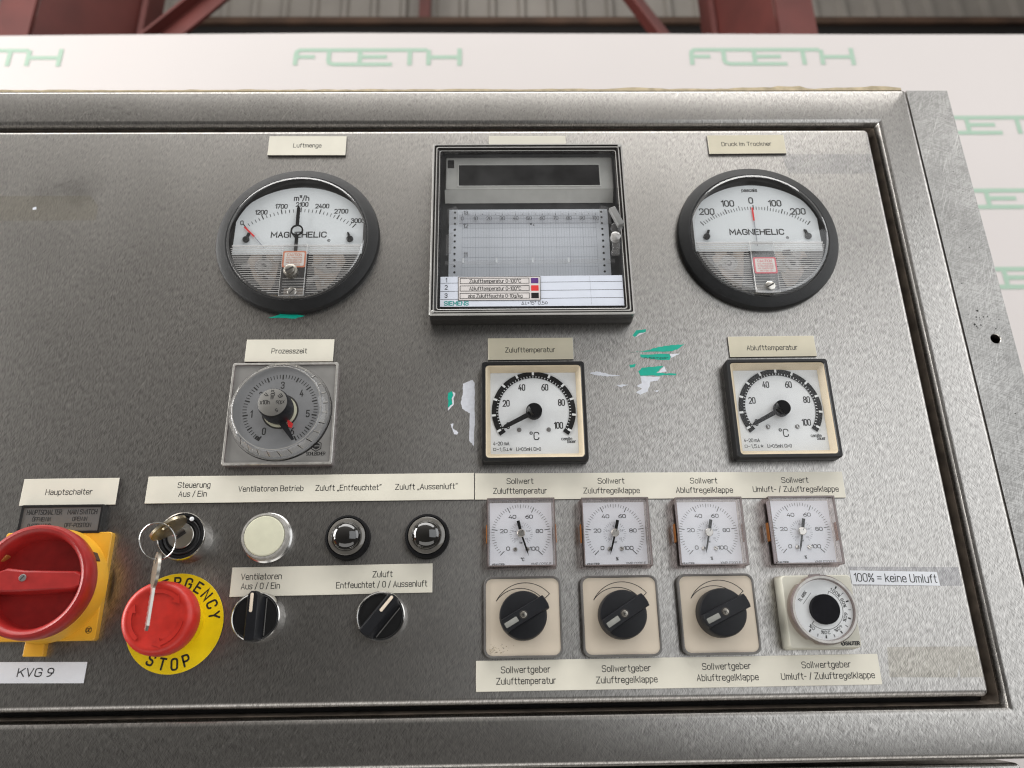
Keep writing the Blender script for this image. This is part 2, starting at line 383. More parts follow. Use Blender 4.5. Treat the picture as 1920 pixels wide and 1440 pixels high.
def copy_thing(o, parent=None):
    c = o.copy(); col.objects.link(c)
    if parent: c.parent = parent
    for ch in o.children: copy_thing(ch, c)
    return c

# ------------------------------------------------------------------ engraved stroke lettering (cap height 7, x height 5)
GL = {
 'A': "0,0 2,7 4,0;.75,2.3 3.25,2.3", 'B': "0,0 0,7 3.7,7* 3.7,3.7* 0,3.7;2,3.7 4,3.7* 4,0* 0,0", 'C': "4,5.2 4,7* 0,7* 0,0* 4,0* 4,1.8",
 'D': "0,0 0,7 4,7* 4,0* 0,0c", 'E': "3.7,7 0,7 0,0 3.7,0;0,3.7 3.2,3.7", 'F': "3.7,7 0,7 0,0;0,3.7 3.2,3.7", 'G': "4,5.2 4,7* 0,7* 0,0* 4,0* 4,3.3 2.3,3.3",
 'H': "0,0 0,7;4,0 4,7;0,3.6 4,3.6", 'I': "0,0 0,7", 'J': "3,7 3,0* 0,0* 0,1.5", 'K': "0,0 0,7;4,7 0,2.6;1.5,4.2 4,0", 'L': "0,7 0,0 3.6,0",
 'M': "0,0 0,7 2.4,2.2 4.8,7 4.8,0", 'N': "0,0 0,7 4,0 4,7", 'O': "0,3.5 0,7* 4,7* 4,0* 0,0*c", 'P': "0,0 0,7 4,7* 4,3.1* 0,3.1", 'Q': "0,3.5 0,7* 4,7* 4,0* 0,0*c;2.4,1.6 4.2,-.4",
 'R': "0,0 0,7 4,7* 4,3.4* 0,3.4;2.2,3.4 4.1,0", 'S': "4,5.7 4,7* 0,7* 0,3.7* 4,3.5* 4,0* 0,0* 0,1.3", 'T': "0,7 4,7;2,7 2,0", 'U': "0,7 0,0* 4,0* 4,7", 'V': "0,7 2,0 4,7",
 'W': "0,7 1.4,0 2.8,6 4.2,0 5.6,7", 'X': "0,0 4,7;0,7 4,0", 'Y': "0,7 2,3.3 4,7;2,3.3 2,0", 'Z': "0,7 4,7 0,0 4,0", 'Ö': "0,3.5 0,7* 4,7* 4,0* 0,0*c;1,8.3 1,8.7;3,8.3 3,8.7",
 'a': "0.1,4.3 0.1,5* 3.2,5* 3.2,0;3.2,2.9 0,2.9* 0,0* 3.2,0* 3.2,1.2", 'b': "0,7 0,0;0,5 3.2,5* 3.2,0* 0,0", 'c': "3.1,3.9 3.1,5* 0,5* 0,0* 3.1,0* 3.1,1.1", 'd': "3.2,7 3.2,0;3.2,5 0,5* 0,0* 3.2,0",
 'e': "0,2.6 3.2,2.6 3.2,5* 0,5* 0,0* 3.2,0* 3.2,1", 'f': "0.9,0 0.9,7* 2.4,7;0,5 2.2,5", 'g': "3.2,5 3.2,-2* 0,-2* 0,-1.2;3.2,5 0,5* 0,0* 3.2,0", 'h': "0,7 0,0;0,5 3.2,5* 3.2,0",
 'i': "0,0 0,5;0,6.6 0,7", 'j': "0.8,5 0.8,-2* -.4,-2;.8,6.6 .8,7", 'k': "0,7 0,0;3,5 0,2;1.2,3.2 3.2,0", 'l': "0,7 0,0", 'm': "0,0 0,5;0,5 2.4,5* 2.4,0;2.4,5 4.8,5* 4.8,0",
 'n': "0,0 0,5;0,5 3.2,5* 3.2,0", 'o': "0,2.5 0,5* 3.2,5* 3.2,0* 0,0*c", 'p': "0,5 0,-2;0,5 3.2,5* 3.2,0* 0,0", 'q': "3.2,5 3.2,-2;3.2,5 0,5* 0,0* 3.2,0", 'r': "0,0 0,5;0,3.6 .9,5 2.1,5",
 's': "3,4.1 3,5* 0,5* 0,2.6* 3,2.5* 3,0* 0,0* 0,.9", 't': "0.9,7 0.9,0* 2.3,0;0,5 2.3,5", 'u': "0,5 0,0* 3.2,0;3.2,5 3.2,0", 'v': "0,5 1.6,0 3.2,5", 'w': "0,5 1.1,0 2.3,4.4 3.5,0 4.6,5",
 'x': "0,0 3,5;0,5 3,0", 'y': "0,5 1.6,0;3.2,5 1,-2", 'z': "0,5 3,5 0,0 3,0", 'ß': "0,0 0,7* 3,7* 3,4* 1.5,4;1.5,4 3.4,4* 3.4,0* 1.5,0",
 '0': "0,3.5 0,7* 3.6,7* 3.6,0* 0,0*c", '1': "0,5.6 1.6,7 1.6,0", '2': "0,5.4 0,7* 3.6,7* 3.6,3.9 0,0 3.7,0", '3': "0,5.6 0,7* 3.6,7* 3.6,3.7* 1.4,3.7;1.4,3.7 3.7,3.7* 3.7,0* 0,0* 0,1.4",
 '4': "3.8,1.9 0,1.9 2.2,7;2.8,3.8 2.8,0", '5': "3.4,7 0.2,7 0,3.6 .6,4.2 3.6,4.2* 3.6,0* 0,0* 0,1.2", '6': "3.4,7 2,7* 0,3.2 0,0* 3.6,0* 3.6,4* 0,4", '7': "0,7 3.6,7 1.2,0",
 '8': "0.1,5 0.1,7* 3.5,7* 3.5,3.7* 0.1,3.7*c;0,2 0,3.7* 3.6,3.7* 3.6,0* 0,0*c", '9': "0.2,0 1.6,0* 3.6,3.8 3.6,7* 0,7* 0,3* 3.6,3",
 '/': "0,-.6 2.2,7.6", '-': "0,3.2 2,3.2", '–': "0,3.2 3,3.2", '=': "0,4.4 3.4,4.4;0,2.4 3.4,2.4", '.': "0,0 0,.2", ',': "0.4,.2 0,-1.2", '+': "0,3.4 3,3.4;1.5,1.9 1.5,4.9", ':': "0,.4 0,.8;0,4 0,4.4",
 '„': "0.4,.4 0,-1.1;1.7,.4 1.3,-1.1", '”': "0.4,7.4 0,5.9;1.7,7.4 1.3,5.9", '%': "0,-.1 4.4,7.1;0,5.6 0,7* 1.6,7* 1.6,4.2* 0,4.2*c;2.8,1.4 2.8,2.8* 4.4,2.8* 4.4,0* 2.8,0*c",
 '°': "0,6.2 0,7.4* 1.9,7.4* 1.9,5.2* 0,5.2*c", '³': "0,6.6 0,7.2 1.6,7.2 .8,6 1.7,5.4 1.6,4.4 0,4.4", '®': "0,1 0,2* 2,2* 2,0* 0,0*c;.7,.5 .7,1.5 1.4,1.3", '²': "0,7 1.5,7 0,4.6 1.6,4.6",
 '□': "0,1 0,6 3.6,6 3.6,1c", '⊥': "1.6,6 1.6,.6;0,.6 3.2,.6", '☆': "2,6.6 3.2,1 0,4.2 4,4.2 .8,1c", '△': "0,.3 2,6 4,.3c", '⬠': "2,6.2 4,4 3.2,1 .8,1 0,4c", 'Ω': "0,0 1.2,0 1.2,1.4 0,3 0,7* 4,7* 4,3 2.8,1.4 2.8,0 4,0",
}
GW = {' ': 2.2}
_cache = {}
def glyph(ch):
    if ch in _cache: return _cache[ch]
    strokes, wmax = [], 0.4
    for st in GL.get(ch, "0,0 0,7 4,7 4,0c").split(';'):
        closed = st.endswith('c'); st = st[:-1] if closed else st
        pts = []
        for p in st.split():
            rd = p.endswith('*'); x, z = p.rstrip('*').split(','); pts.append((float(x), float(z), rd))
        wmax = max([wmax] + [p[0] for p in pts]); out = []; n = len(pts)
        for i, (x, z, rd) in enumerate(pts):
            if rd and (closed or 0 < i < n - 1):
                p = Vector((x, z)); a = Vector(pts[i - 1][:2]) - p; b = Vector(pts[(i + 1) % n][:2]) - p
                r = min(1.75, a.length * 0.5 if pts[i - 1][2] else a.length * 0.95, b.length * 0.5 if pts[(i + 1) % n][2] else b.length * 0.95)
                A, B = p + a.normalized() * r, p + b.normalized() * r
                for t in (0, .25, .5, .75, 1):
                    q = A * (1 - t) ** 2 * 1 + B * t ** 2 + 2 * t * (1 - t) * (p * 0.93 + (A + B) * 0.035)
                    out.append((q.x, q.y))
            else: out.append((x, z))
        strokes.append((out, closed))
    _cache[ch] = (strokes, wmax); return _cache[ch]
def text(mb, s, cx, cz, cap, d, k='ink', width=None, wt=0.115, rot=0.0, sp=1.45, slant=0.0, sx=1.0, align='c'):
    """one line; cx,cz = centre of the line at half cap height"""
    x, items = 0.0, []
    for ch in s:
        if ch == ' ': x += 2.3; continue
        g, wd = glyph(ch); items.append((g, x)); x += wd + sp
    tot = max(x - sp, .1); u = cap / 7.0
    fx = (width / tot) if width else u * sx
    off = {'c': -tot / 2, 'l': 0, 'r': -tot}[align]
    c, si = math.cos(R(rot)), math.sin(R(rot))
    for g, x0 in items:
        for pts, closed in g:
            P = []
            for px, pz in pts:
                lx = (px + x0 + off) * fx + slant * pz * u; lz = (pz - 3.5) * u
                P.append((cx + lx * c - lz * si, cz + lx * si + lz * c))
            mb.ribbon(P, cap * wt, d, k, closed)
def pol(r, deg, cx=0, cz=0):
    """deg clockwise from straight up"""
    return (cx + r * math.sin(R(deg)), cz + r * math.cos(R(deg)))
def arc(r, a, b, n=24, cx=0, cz=0): return [pol(r, a + (b - a) * i / n, cx, cz) for i in range(n + 1)]
def arctext(mb, s, r, mid, step, cap, d, k='ink', wt=0.14, cx=0, cz=0, inward=False, sx=1.0):
    n = len(s)
    for i, ch in enumerate(s):
        a = mid + (i - (n - 1) / 2) * step * (-1 if inward else 1)
        p = pol(r, a, cx, cz); text(mb, ch, p[0], p[1], cap, d, k, wt=wt, rot=-a + (180 if inward else 0), sx=sx)

# ================================================================== hall behind the panel
def bgbox(mb, x0, x1, z0, z1, y0, y1, k):
    mb.loft([([(x0, z0), (x1, z0), (x1, z1), (x0, z1)], -y1), ([(x0, z0), (x1, z0), (x1, z1), (x0, z1)], -y0)], k, start=True)
def bar(mb, p, q, wd, dp, k):
    p, q = Vector(p), Vector(q); t = (q - p).normalized(); n = Vector((-t.y, t.x)) * wd / 2
    poly = [tuple(p + n), tuple(p - n), tuple(q - n), tuple(q + n)]
    return poly
FO = [([(8, 0), (8, 50), (11, 64), (22, 72), (495, 72)], 0), ([(8, 40), (78, 40)], 0), ([(130, 72), (130, 22), (134, 10), (150, 5), (365, 5)], 0), ([(245, 5), (245, 72)], 0),
      ([(245, 40), (345, 40)], 0), ([(430, 0), (430, 72)], 0), ([(500, 0), (500, 72)], 0), ([(500, 38), (615, 38)], 0), ([(615, -2), (615, 79)], 0)]
YB = 600
bt = thing('banner_wall', 0, 0, -YB, 'long white partition board printed with rows of pale green lettering behind the cabinet', 'wall')
b = MB()
top = [(-1500, 1096), (-1050, 1102), (-720, 1106), (-300, 1110), (0, 1109), (700, 1106), (2100, 1106)]
poly = [(-1500, -900), (2100, -900)] + top[::-1]
b.prism(poly, -14, 0, 'board'); b.build('board', bt)
def logo(x0, z0, wd):
    b = MB(); u = wd / 620
    for pts, c in FO: b.ribbon([(x * u, z * u) for x, z in pts], 16.5 * u, 0.5, 'logo', round_=False)
    b.build('printed_logo', bt, loc=(x0, z0, 0))
for x0, z0 in ((-1084, 1034), (-364, 1034.5), (357, 1034.5), (1077, 1034.5)): logo(x0, z0, 303)
for x0 in (-4, 718, 1438): logo(x0, 880, 303)
for x0 in (-300, 718 - 0, 1430): logo(x0, 727, 303)
for x0 in (-10, 712, 1432): logo(x0, 575, 303)
for x0 in (357, 1077): logo(x0, 420, 303)

c = MB()       # ribbed wall cladding high up behind
prof = []
x = -5200
while x < 5600:
    prof += [(x, 0), (x + 118, 0), (x + 134, 28), (x + 158, 28), (x + 174, 0)]; x += 174
c.loft([([(px, 3380) for px, pd in prof], [-3000 + pd for px, pd in prof]), ([(px, 5600) for px, pd in prof], [-3000 + pd for px, pd in prof])], 'cladding', end=False, closed=False)
tag(c.build('metal_cladding', smooth=20), 'grey ribbed sheet metal wall high up under the hall roof', 'wall')
c = MB(); bgbox(c, -5200, 5600, 3424, 3468, 2840, 2930, 'rust_beam'); c.build('wall_rail', label='brown steel rail running across the foot of the ribbed sheets', cat='beam')
c = MB(); bgbox(c, -5200, 5600, 2300, 3422, 2860, 3060, 'dark_void'); c.build('dark_backdrop', label='black backdrop put in for the unlit hall below the brown steel rail', cat='wall')  # near-black sheet put where there is only darkness under the rail
c = MB(); bgbox(c, -425, -362, 3470, 5600, 2850, 2920, 'red_steel'); c.build('cladding_post', label='thin red post standing in front of the ribbed sheets', cat='post')
def column(x0, x1, x2, y, lab, light_left):
    """H section: a flange seen face on and the web side in shade"""
    t = thing('steel_column', (x0 + x2) / 2, 0, -y, lab, 'column', 'red steel columns of the hall')
    for nm, a, b_, y0, y1 in (('flange', x0, x1, 0, 16), ('web', x1 + 0.5, x2, 90, 104)) if light_left else (('flange', x1, x2, 0, 16), ('web', x0, x1 - 0.5, 90, 104)):
        q = MB(); mid = (x0 + x2) / 2
        if nm == 'flange': bgbox(q, a - mid, b_ - mid, 900, 4300, y0, y1, 'red_steel')
        else:
            near, far = (a, b_) if light_left else (b_, a)
            q.loft([([(near - mid, 900), (near - mid, 4300), (far - mid, 4300), (far - mid, 900)], [-24, -24, -330, -330]), ([(near - mid, 900), (near - mid, 4300), (far - mid, 4300), (far - mid, 900)], [-18, -18, -318, -318])], 'red_steel', start=True)
        q.build(nm, t)
    q = MB(); mid = (x0 + x2) / 2
    if light_left: bgbox(q, x2 + 1 - mid, x2 + 22 - mid, 900, 4300, 300, 420, 'red_steel')
    else: bgbox(q, x0 - 22 - mid, x0 - 1 - mid, 900, 4300, 300, 420, 'red_steel')
    q.build('back_flange', t)
column(-1660, -1543, -1365, 1500, 'broad red steel column rising beside the thin diagonal brace', True)
column(866, 965, 1092, 1500, 'narrower red steel column standing near the gap in the ribbed sheets', False)
def brace(p, q, wd, lab):
    t = thing('diagonal_brace', p[0], p[1], -1700, lab, 'brace', 'red diagonal braces'); m_ = MB()
    m_.prism([(x - p[0], z - p[1]) for x, z in bar(m_, p, q, wd, 0, 0)], -60, -46, 'red_steel'); m_.build('plate', t)
    m_ = MB(); n = Vector((-(q[1] - p[1]), q[0] - p[0])).normalized() * wd * .5
    m_.prism([(x - p[0], z - p[1]) for x, z in bar(m_, (p[0] + n.x, p[1] + n.y), (q[0] + n.x, q[1] + n.y), 10, 0, 0)], -44, 0, 'red_steel'); m_.build('leg_plate', t)
brace((-1260 - 230, 2215 - 307), (-1118 + 260, 2368 + 307), 72, 'wide red diagonal brace climbing away from the broad column')
brace((-1440, 2190), (-1540, 2420), 26, 'thin dark red brace running back to the broad column')
brace((680 + 128, 2214 - 310), (537 - 260, 2369 + 560), 64, 'red diagonal brace falling towards the narrower column')

# ================================================================== cabinet
cab = thing('control_cabinet', 0, 0, 0, 'stainless steel control cabinet with a ground metal face and raised frame', 'control cabinet')
def rr(x0, x1, z0, z1, r, n=5): return rrect(x1 - x0, z1 - z0, r, n, (x0 + x1) / 2, (z0 + z1) / 2)
FX0, FX1, FZ0, FZ1 = -640, 341.5, -52.5, 450
IX0, IX1, IZ0, IZ1 = -600, 311, -22.3, 415
f = MB()
rings = [(rr(FX0, FX1, FZ0, FZ1, 2.5), -45)]
for j in range(5):
    a = R(90 * j / 4); o = 3.6 * (1 - math.cos(a)); rings.append((rr(FX0 + o, FX1 - o, FZ0 + o, FZ1 - o, 2.5), -3.6 + 3.6 * math.sin(a)))
for j in range(5):
    a = R(90 * j / 4); o = 4.6 * math.cos(a); rings.append((rr(IX0 - o, IX1 + o, IZ0 - o, IZ1 + o, 1.2), -4.6 + 4.6 * math.sqrt(max(0, 1 - ((4.6 - o) / 4.6) ** 2))))
rings.append((rr(IX0, IX1, IZ0, IZ1, 1.2), -19))
f.loft(rings, 'frame', end=False); f.build('cabinet_frame', cab)
f = MB(); f.prism(rr(IX0 - 6, IX1 + 6, IZ0 - 6, IZ1 + 6, 1), -24, -19.5, 'pit'); f.build('back_sheet', cab)
f = MB(); rings = [(rr(IX0 + .3, IX1 - .2, IZ0 + .2, IZ1 - .2, 1), -19), (rr(IX0 + .3, IX1 - .2, IZ0 + .2, IZ1 - .2, 1), -5.4), (rr(IX0 + 1.0, IX1 - .8, IZ0 + .6, IZ1 - .5, 1), -5.2), (rr(IX0 + 4, IX1 - 3.4, IZ0 + 2, IZ1 - 1.6, 2), -11.5), (rr(IX0 + 4, IX1 - 3.4, IZ0 + 2, IZ1 - 1.6, 2), -19)]
f.loft(rings, 'gasket', end=False); f.build('gasket', cab)
f = MB(); f.rbox((FX0 + FX1) / 2, 200, FX1 - FX0 - 8, 480, 2, -300, -46, 1, 'frame'); f.build('cabinet_body', cab)
f = MB(); f.rbox(-150, -330, 960, 545, 3, -300, -30, 2, 'frame'); f.build('lower_body', cab)
DX1, DZ0, DZ1 = 303, -17.4, 410.3
f = MB()
rings = [(rr(-595, DX1, DZ0, DZ1, 4.2), -18)]
for j in range(6):
    a = R(90 * j / 5); o = 4.0 * (1 - math.cos(a)); rings.append((rr(-595 + o, DX1 - o, DZ0 + o, DZ1 - o, 4.2 - o), -4.0 + 4.0 * math.sin(a)))
f.loft(rings, 'door', start=True); f.build('door', cab)
fl = MB()
hx, hz, hr = 366.5, 225.5, 3.6      # drilled hole in the mounting flange
outer = [(343.2, -48), (381, -48), (380, 140), (378.8, 300), (377.6, 452.6), (343.2, 452.6)]
def holed(mb, x0, x1, z0, z1, hx, hz, hr, d0, d1, k, hk):
    n = 32; sq = []
    for i in range(n):
        a = 2 * math.pi * i / n; c_, s_ = math.cos(a), math.sin(a)
        t = min((x1 - hx) / c_ if c_ > 1e-6 else ((x0 - hx) / c_ if c_ < -1e-6 else 1e9), (z1 - hz) / s_ if s_ > 1e-6 else ((z0 - hz) / s_ if s_ < -1e-6 else 1e9))
        sq.append((hx + t * c_, hz + t * s_))
    for cx_, cz_ in ((x0, z0), (x1, z0), (x1, z1), (x0, z1)):
        i = min(range(n), key=lambda q: (sq[q][0] - cx_) ** 2 + (sq[q][1] - cz_) ** 2); sq[i] = (cx_, cz_)
    mb.loft([(sq, d0), (sq, d1), (circ(hr + .4, n, hx, hz), d1), (circ(hr, n, hx, hz), d1 - .5), (circ(hr, n, hx, hz), d1 - 18)], [k, k, 'nickel', hk, hk], end=True)
holed(fl, 344.5, 379.9, 208, 245, hx, hz, hr, -9, -5, 'flange', 'hole')
fl.prism([(344.5, 245), (379.9, 245), (379, 452.5), (344.5, 452.5)], -9, -5, 'flange')
fl.prism([(344.5, -48), (381.5, -48), (379.9, 208), (344.5, 208)], -9, -5, 'flange')
b = MB(); b.prism([(340, -48), (384, -48), (384, 440), (340, 440)], -60, -30, 'frame'); b.build('side_post', cab)
for _ in range(14): fl.disc(random.gauss(357, 4), random.gauss(240, 6), random.uniform(.3, .9), -4.95, 'hole', 6)
for _ in range(10): fl.disc(random.uniform(348, 376), random.uniform(150, 440), random.uniform(.25, .6), -4.95, 'hole', 6)
fl.build('mounting_flange', cab)
# sealant along the top edge
s = MB(); n = 160; P1, P2 = [], []
for i in range(n + 1):
    x = -630 + 968 * i / n
    hgt = 450.6 + 0.9 + random.uniform(-.35, .5) + (1.3 * max(0, math.sin(i * .37)) if i > 118 else 0) + (2.4 if 142 < i < 147 else 0) + (1.0 if 150 < i < 159 else 0)
    P1.append((x, hgt))
s.prism([(-630, 449.6), (338, 449.6)] + P1[::-1], -28, -1.2, 'sealant'); s.build('sealant_bead', cab)

# ================================================================== engraved label plates
LABELS = [
 (-148.6, 394.0, 61.1, 18.2, -0.23, 'cream', 'cream plate engraved Luftmenge above the round gauge with the black pointer', [('Luftmenge', .1, .1, 21.8)]),
 (25.6, 393.6, 61.3, 18.3, -.09, 'cream', 'blank looking cream plate half hidden above the chart recorder', []),
 (201.0, 393.9, 61.8, 17.9, .37, 'cream_dark', 'cream plate engraved Druck im Trockner above the second round gauge', [('Druck im Trockner', -.1, .3, 39.8)]),
 (-147.4, 218.0, 62.3, 17.1, -.23, 'cream', 'cream plate engraved Prozesszeit on top of the square timer', [('Prozesszeit', -.2, -.4, 24.8)]),
 (24.0, 217.8, 61.0, 16.9, .05, 'cream_dark', 'cream plate engraved Zulufttemperatur over a black framed meter', [('Zulufttemperatur', -.4, -.9, 35.3)]),
 (198.0, 218.1, 62.6, 16.1, .23, 'cream_dark', 'cream plate engraved Ablufttemperatur over a black framed meter', [('Ablufttemperatur', -.3, -1.0, 36.5)]),
 (-283.8, 117.6, 62.8, 18.0, .09, 'cream', 'cream plate engraved Hauptschalter above the red and yellow main switch', [('Hauptschalter', -.3, -.1, 30.3)]),
 (-124.8, 118.2, 217.2, 18.2, .03, 'cream', 'long cream strip engraved Steuerung and Ventilatoren above key lock and lamps', [('Steuerung', -77.6, 3.1, 21.2), ('Aus / Ein', -77.8, -2.9, 18.2), ('Ventilatoren Betrieb', -26.5, 0, 42.7), ('Zuluft „Entfeuchtet”', 24.9, 0, 43.4), ('Zuluft „Aussenluft”', 76.8, .1, 41.2)]),
 (108.8, 117.2, 248.6, 17.9, -.37, 'cream', 'long cream strip engraved Sollwert four times above the small square meters', [('Sollwert', -94.2, 3.5, 17.6), ('Zulufttemperatur', -94.3, -3.1, 35.5), ('Sollwert', -33, 3.4, 17.6), ('Zuluftregelklappe', -33, -3.2, 37.4), ('Sollwert', 29.5, 3.2, 18), ('Abluftregelklappe', 29.4, -3.2, 38), ('Sollwert', 91.3, 3.3, 17.9), ('Umluft- / Zuluftregelklappe', 91.1, -2.9, 57.6)]),
 (-106.9, 58.2, 128.4, 18.3, .47, 'cream', 'cream strip engraved Ventilatoren and Zuluft between lamps and selector switches', [('Ventilatoren', -45, 3.2, 25.5), ('Aus / 0 / Ein', -45.1, -2.7, 24.3), ('Zuluft', 32.2, 3, 12.4), ('Entfeuchtet / 0 / Aussenluft', 31.9, -3.4, 57.6)]),
 (110.6, -.6, 250.8, 17.9, .10, 'cream', 'lowest long cream strip engraved Sollwertgeber four times under the square knobs', [('Sollwertgeber', -94.7, 3.4, 30.1), ('Zulufttemperatur', -94.6, -3.1, 36.3), ('Sollwertgeber', -32.4, 3.1, 30), ('Zuluftregelklappe', -32.6, -3.4, 37.6), ('Sollwertgeber', 29.9, 3.3, 30), ('Abluftregelklappe', 29.9, -3.2, 38), ('Sollwertgeber', 92.2, 3.2, 30.4), ('Umluft- / Zuluftregelklappe', 92.3, -3.3, 58)]),
]
for x, z, wd, ht, rot, k, lab, lines in LABELS:
    t = thing('label_plate', x, z, 0, lab, 'label plate', 'engraved cream label plates', rot)
    b = MB()
    rings = [(rrect(wd, ht, .15), 0.02), (rrect(wd, ht, .15), 1.25), (rrect(wd - .3, ht - .3, .1), 1.4)]
    b.loft(rings, ['edge_dark', 'cream', k], start=True); b.build('plate', t)
    if lines:
        for s_, lx, lz, lw in lines:
            b = MB(); text(b, s_, lx, lz, 3.55, 1.42, 'ink', width=lw, wt=.13); b.build('lettering', t)
t = thing('label_strip', -285.4, 5.4, 0, 'white printed label strip reading KVG 9 below the main switch', 'label', None, -.78)
b = MB(); b.prism(rrect(62.6, 12.2, .2), .02, .25, 'white_paper'); b.build('strip', t)
b = MB(); text(b, 'KVG 9', 1.0, .1, 4.6, .27, 'ink', width=21.5, wt=.15, slant=.04); b.build('lettering', t)
t = thing('paper_note', 256.5, 54.8, 0, 'white paper note reading 100% = keine Umluft on a strip of clear tape', 'note', None, -1.0)
b = MB(); b.prism([(-28.8, 4.6), (28, 3.9), (28.7, -4.9), (-28.4, -4.1)], .10, .22, 'white_paper'); b.build('paper', t)
b = MB(); text(b, '100% = keine Umluft', .3, -.1, 4.9, .24, 'ink', width=53.5, wt=.115, rot=-.7); b.build('lettering', t)
b = MB(); b.prism([(227.2, 62.3), (299.2, 61.0), (300, 49.2), (228.5, 49.9)], .02, .08, 'tape'); b.build('clear_tape', label='strip of clear tape around the white paper note', cat='tape')
b = MB(); b.prism([(228.2, 385.3), (299.6, 385.0), (299.2, 366.9), (260, 366.2), (231.2, 366.8)], .01, .06, 'tape_faint'); b.build('clear_tape', label='old strip of clear tape beside the Druck im Trockner plate', cat='tape')
b = MB(); b.prism([(243.5, 12.6), (299.4, 12.1), (301, -5.9), (286, -6.2), (287.5, 2), (284, -6), (241.8, -5.3)], .01, .06, 'tape_old'); b.build('tape_residue', label='brownish rectangle of tape residue near the lower door corner', cat='tape residue')
b = MB(); b.prism([(-470, 349), (-311, 349), (-304, 340), (-303.2, 327.2), (-470, 326.7)], .01, .06, 'tape_old'); b.build('tape_residue', label='faint yellowed tape residue on the plain upper part of the door', cat='tape residue')

# torn sticker remnants
def jag(poly, n=3, amp=.35):
    out = []; a0 = amp; n = n + 3
    for i, p in enumerate(poly):
        q = poly[(i + 1) % len(poly)]; out.append(p); amp = min(a0, .055 * math.hypot(q[0] - p[0], q[1] - p[1]))
        for j in range(1, n):
            t_ = j / n; out.append((p[0] + (q[0] - p[0]) * t_ + random.uniform(-amp, amp), p[1] + (q[1] - p[1]) * t_ + random.uniform(-amp, amp)))
    return out
SCRAPS = [
 ('green', [(98.1, 228.2), (101, 232.2), (108.4, 233), (107.7, 230.7), (102.9, 229.9), (99.6, 226.8)], 'small green sticker scrap just under the chart recorder corner'),
 ('green', [(95.6, 215.1), (105, 215.5), (115.7, 218.8), (125.2, 220.3), (134.9, 220.9), (130.1, 217.2), (124.8, 215.5)], 'long pointed green sticker scrap, highest of the stacked three'),
 ('green', [(102.5, 213.2), (123.6, 213.5), (124.4, 211), (123.1, 208.6), (111.8, 209.5), (102.6, 211.2)], 'green sticker scrap with torn lettering in the middle of the stacked three'),
 ('green', [(94.1, 205.2), (99.1, 206.2), (97.7, 203.5), (94.8, 202.9)], 'tiny green sticker fleck beside the stacked scraps'),
 ('green', [(100.2, 200.1), (103, 202.9), (118.6, 204.2), (113, 198.9), (127.4, 198.2), (126.7, 196.9), (101.5, 196.9)], 'green sticker scrap with a thin tail, lowest of the stacked three'),
 ('white', [(101.5, 196.5), (115.4, 196), (113.6, 192.9), (108.4, 192.4), (105.7, 184.8), (100.5, 182.5), (97.6, 184.3), (101.8, 187), (98.4, 189.2), (102.2, 191.3)], 'ragged white sticker backing hanging under the green scraps'),
 ('white', [(65.2, 199.2), (70.9, 200.4), (74.5, 199.5), (80, 198.0), (89.2, 197.1), (77.9, 196.4), (69.2, 197.7)], 'thin white streak of backing paper next to the black meter frame'),
 ('white', [(83.6, 189.9), (92.4, 190.3), (87.1, 188.4)], 'small white paper fleck under the thin white streak'),
 ('white', [(109.9, 185.3), (113.5, 185.8), (112.9, 184.5)], 'tiny white paper fleck beside the ragged white backing'),
 ('green', [(-34.6, 185.1), (-31.9, 186.4), (-31.0, 183.5), (-32.2, 180.8), (-31.6, 177.0), (-34.5, 174.4)], 'narrow green scrap standing beside the tall white paper remnant'),
 ('white', [(-24.3, 192), (-17.4, 194.7), (-16, 192.5), (-15.9, 170), (-16.3, 146.1), (-19.6, 150.2), (-19.2, 170), (-24.2, 173.2), (-25.7, 177.5), (-24.3, 185)], 'tall torn white paper remnant along the black meter frame'),
 ('white', [(-32.6, 162.3), (-30.6, 162.8), (-31, 159.1), (-27, 156.5), (-28, 154.6), (-30, 155)], 'small hooked white paper scrap low beside the tall remnant'),
 ('green', [(-165.4, 244.3), (-155.4, 247.6), (-139, 245.8), (-145.4, 243.7)], 'flat green sticker sliver under the round gauge with black pointer'),
 ('white', [(-353, 338.5), (-350.5, 339.5), (-349.8, 337), (-352.5, 336.4)], 'single white paint fleck on the yellowed tape residue'),
]
for kcol, pl, lab in SCRAPS:
    b = MB(); b.prism(jag(pl, 3, .3), .005, .11, kcol + '_scrap')
    if 'lettering' in lab: text(b, 'n bemper', 114, 210.4, 1.6, .13, 'ink', width=17, wt=.14)
    b.build('sticker_scrap', label=lab, cat='sticker scrap', group='torn sticker remnants')
# white rims of the torn green scraps
for pl, lab in (([(123.8, 213.5), (131.0, 213.6), (124.6, 210.4)], 'white torn edge beside the lettered green scrap'), ([(-31.6, 186.6), (-29.3, 184.5), (-30.8, 180.8), (-30.2, 177), (-34.4, 172), (-34.5, 174.2), (-31.4, 177), (-32, 181), (-30.8, 183.6)], 'white torn edge along the narrow green scrap'), ([(107.9, 230.6), (103, 229.7), (99.8, 226.6), (103.5, 228.6)], 'white torn edge under the small green scrap'), ([(113.6, 198.8), (118.8, 204), (120.5, 199.9)], 'white torn patch on the tailed green scrap')):
    b = MB(); b.prism(jag(pl, 2, .2), .005, .09, 'white_scrap'); b.build('sticker_scrap', label=lab, cat='sticker scrap', group='torn sticker remnants')

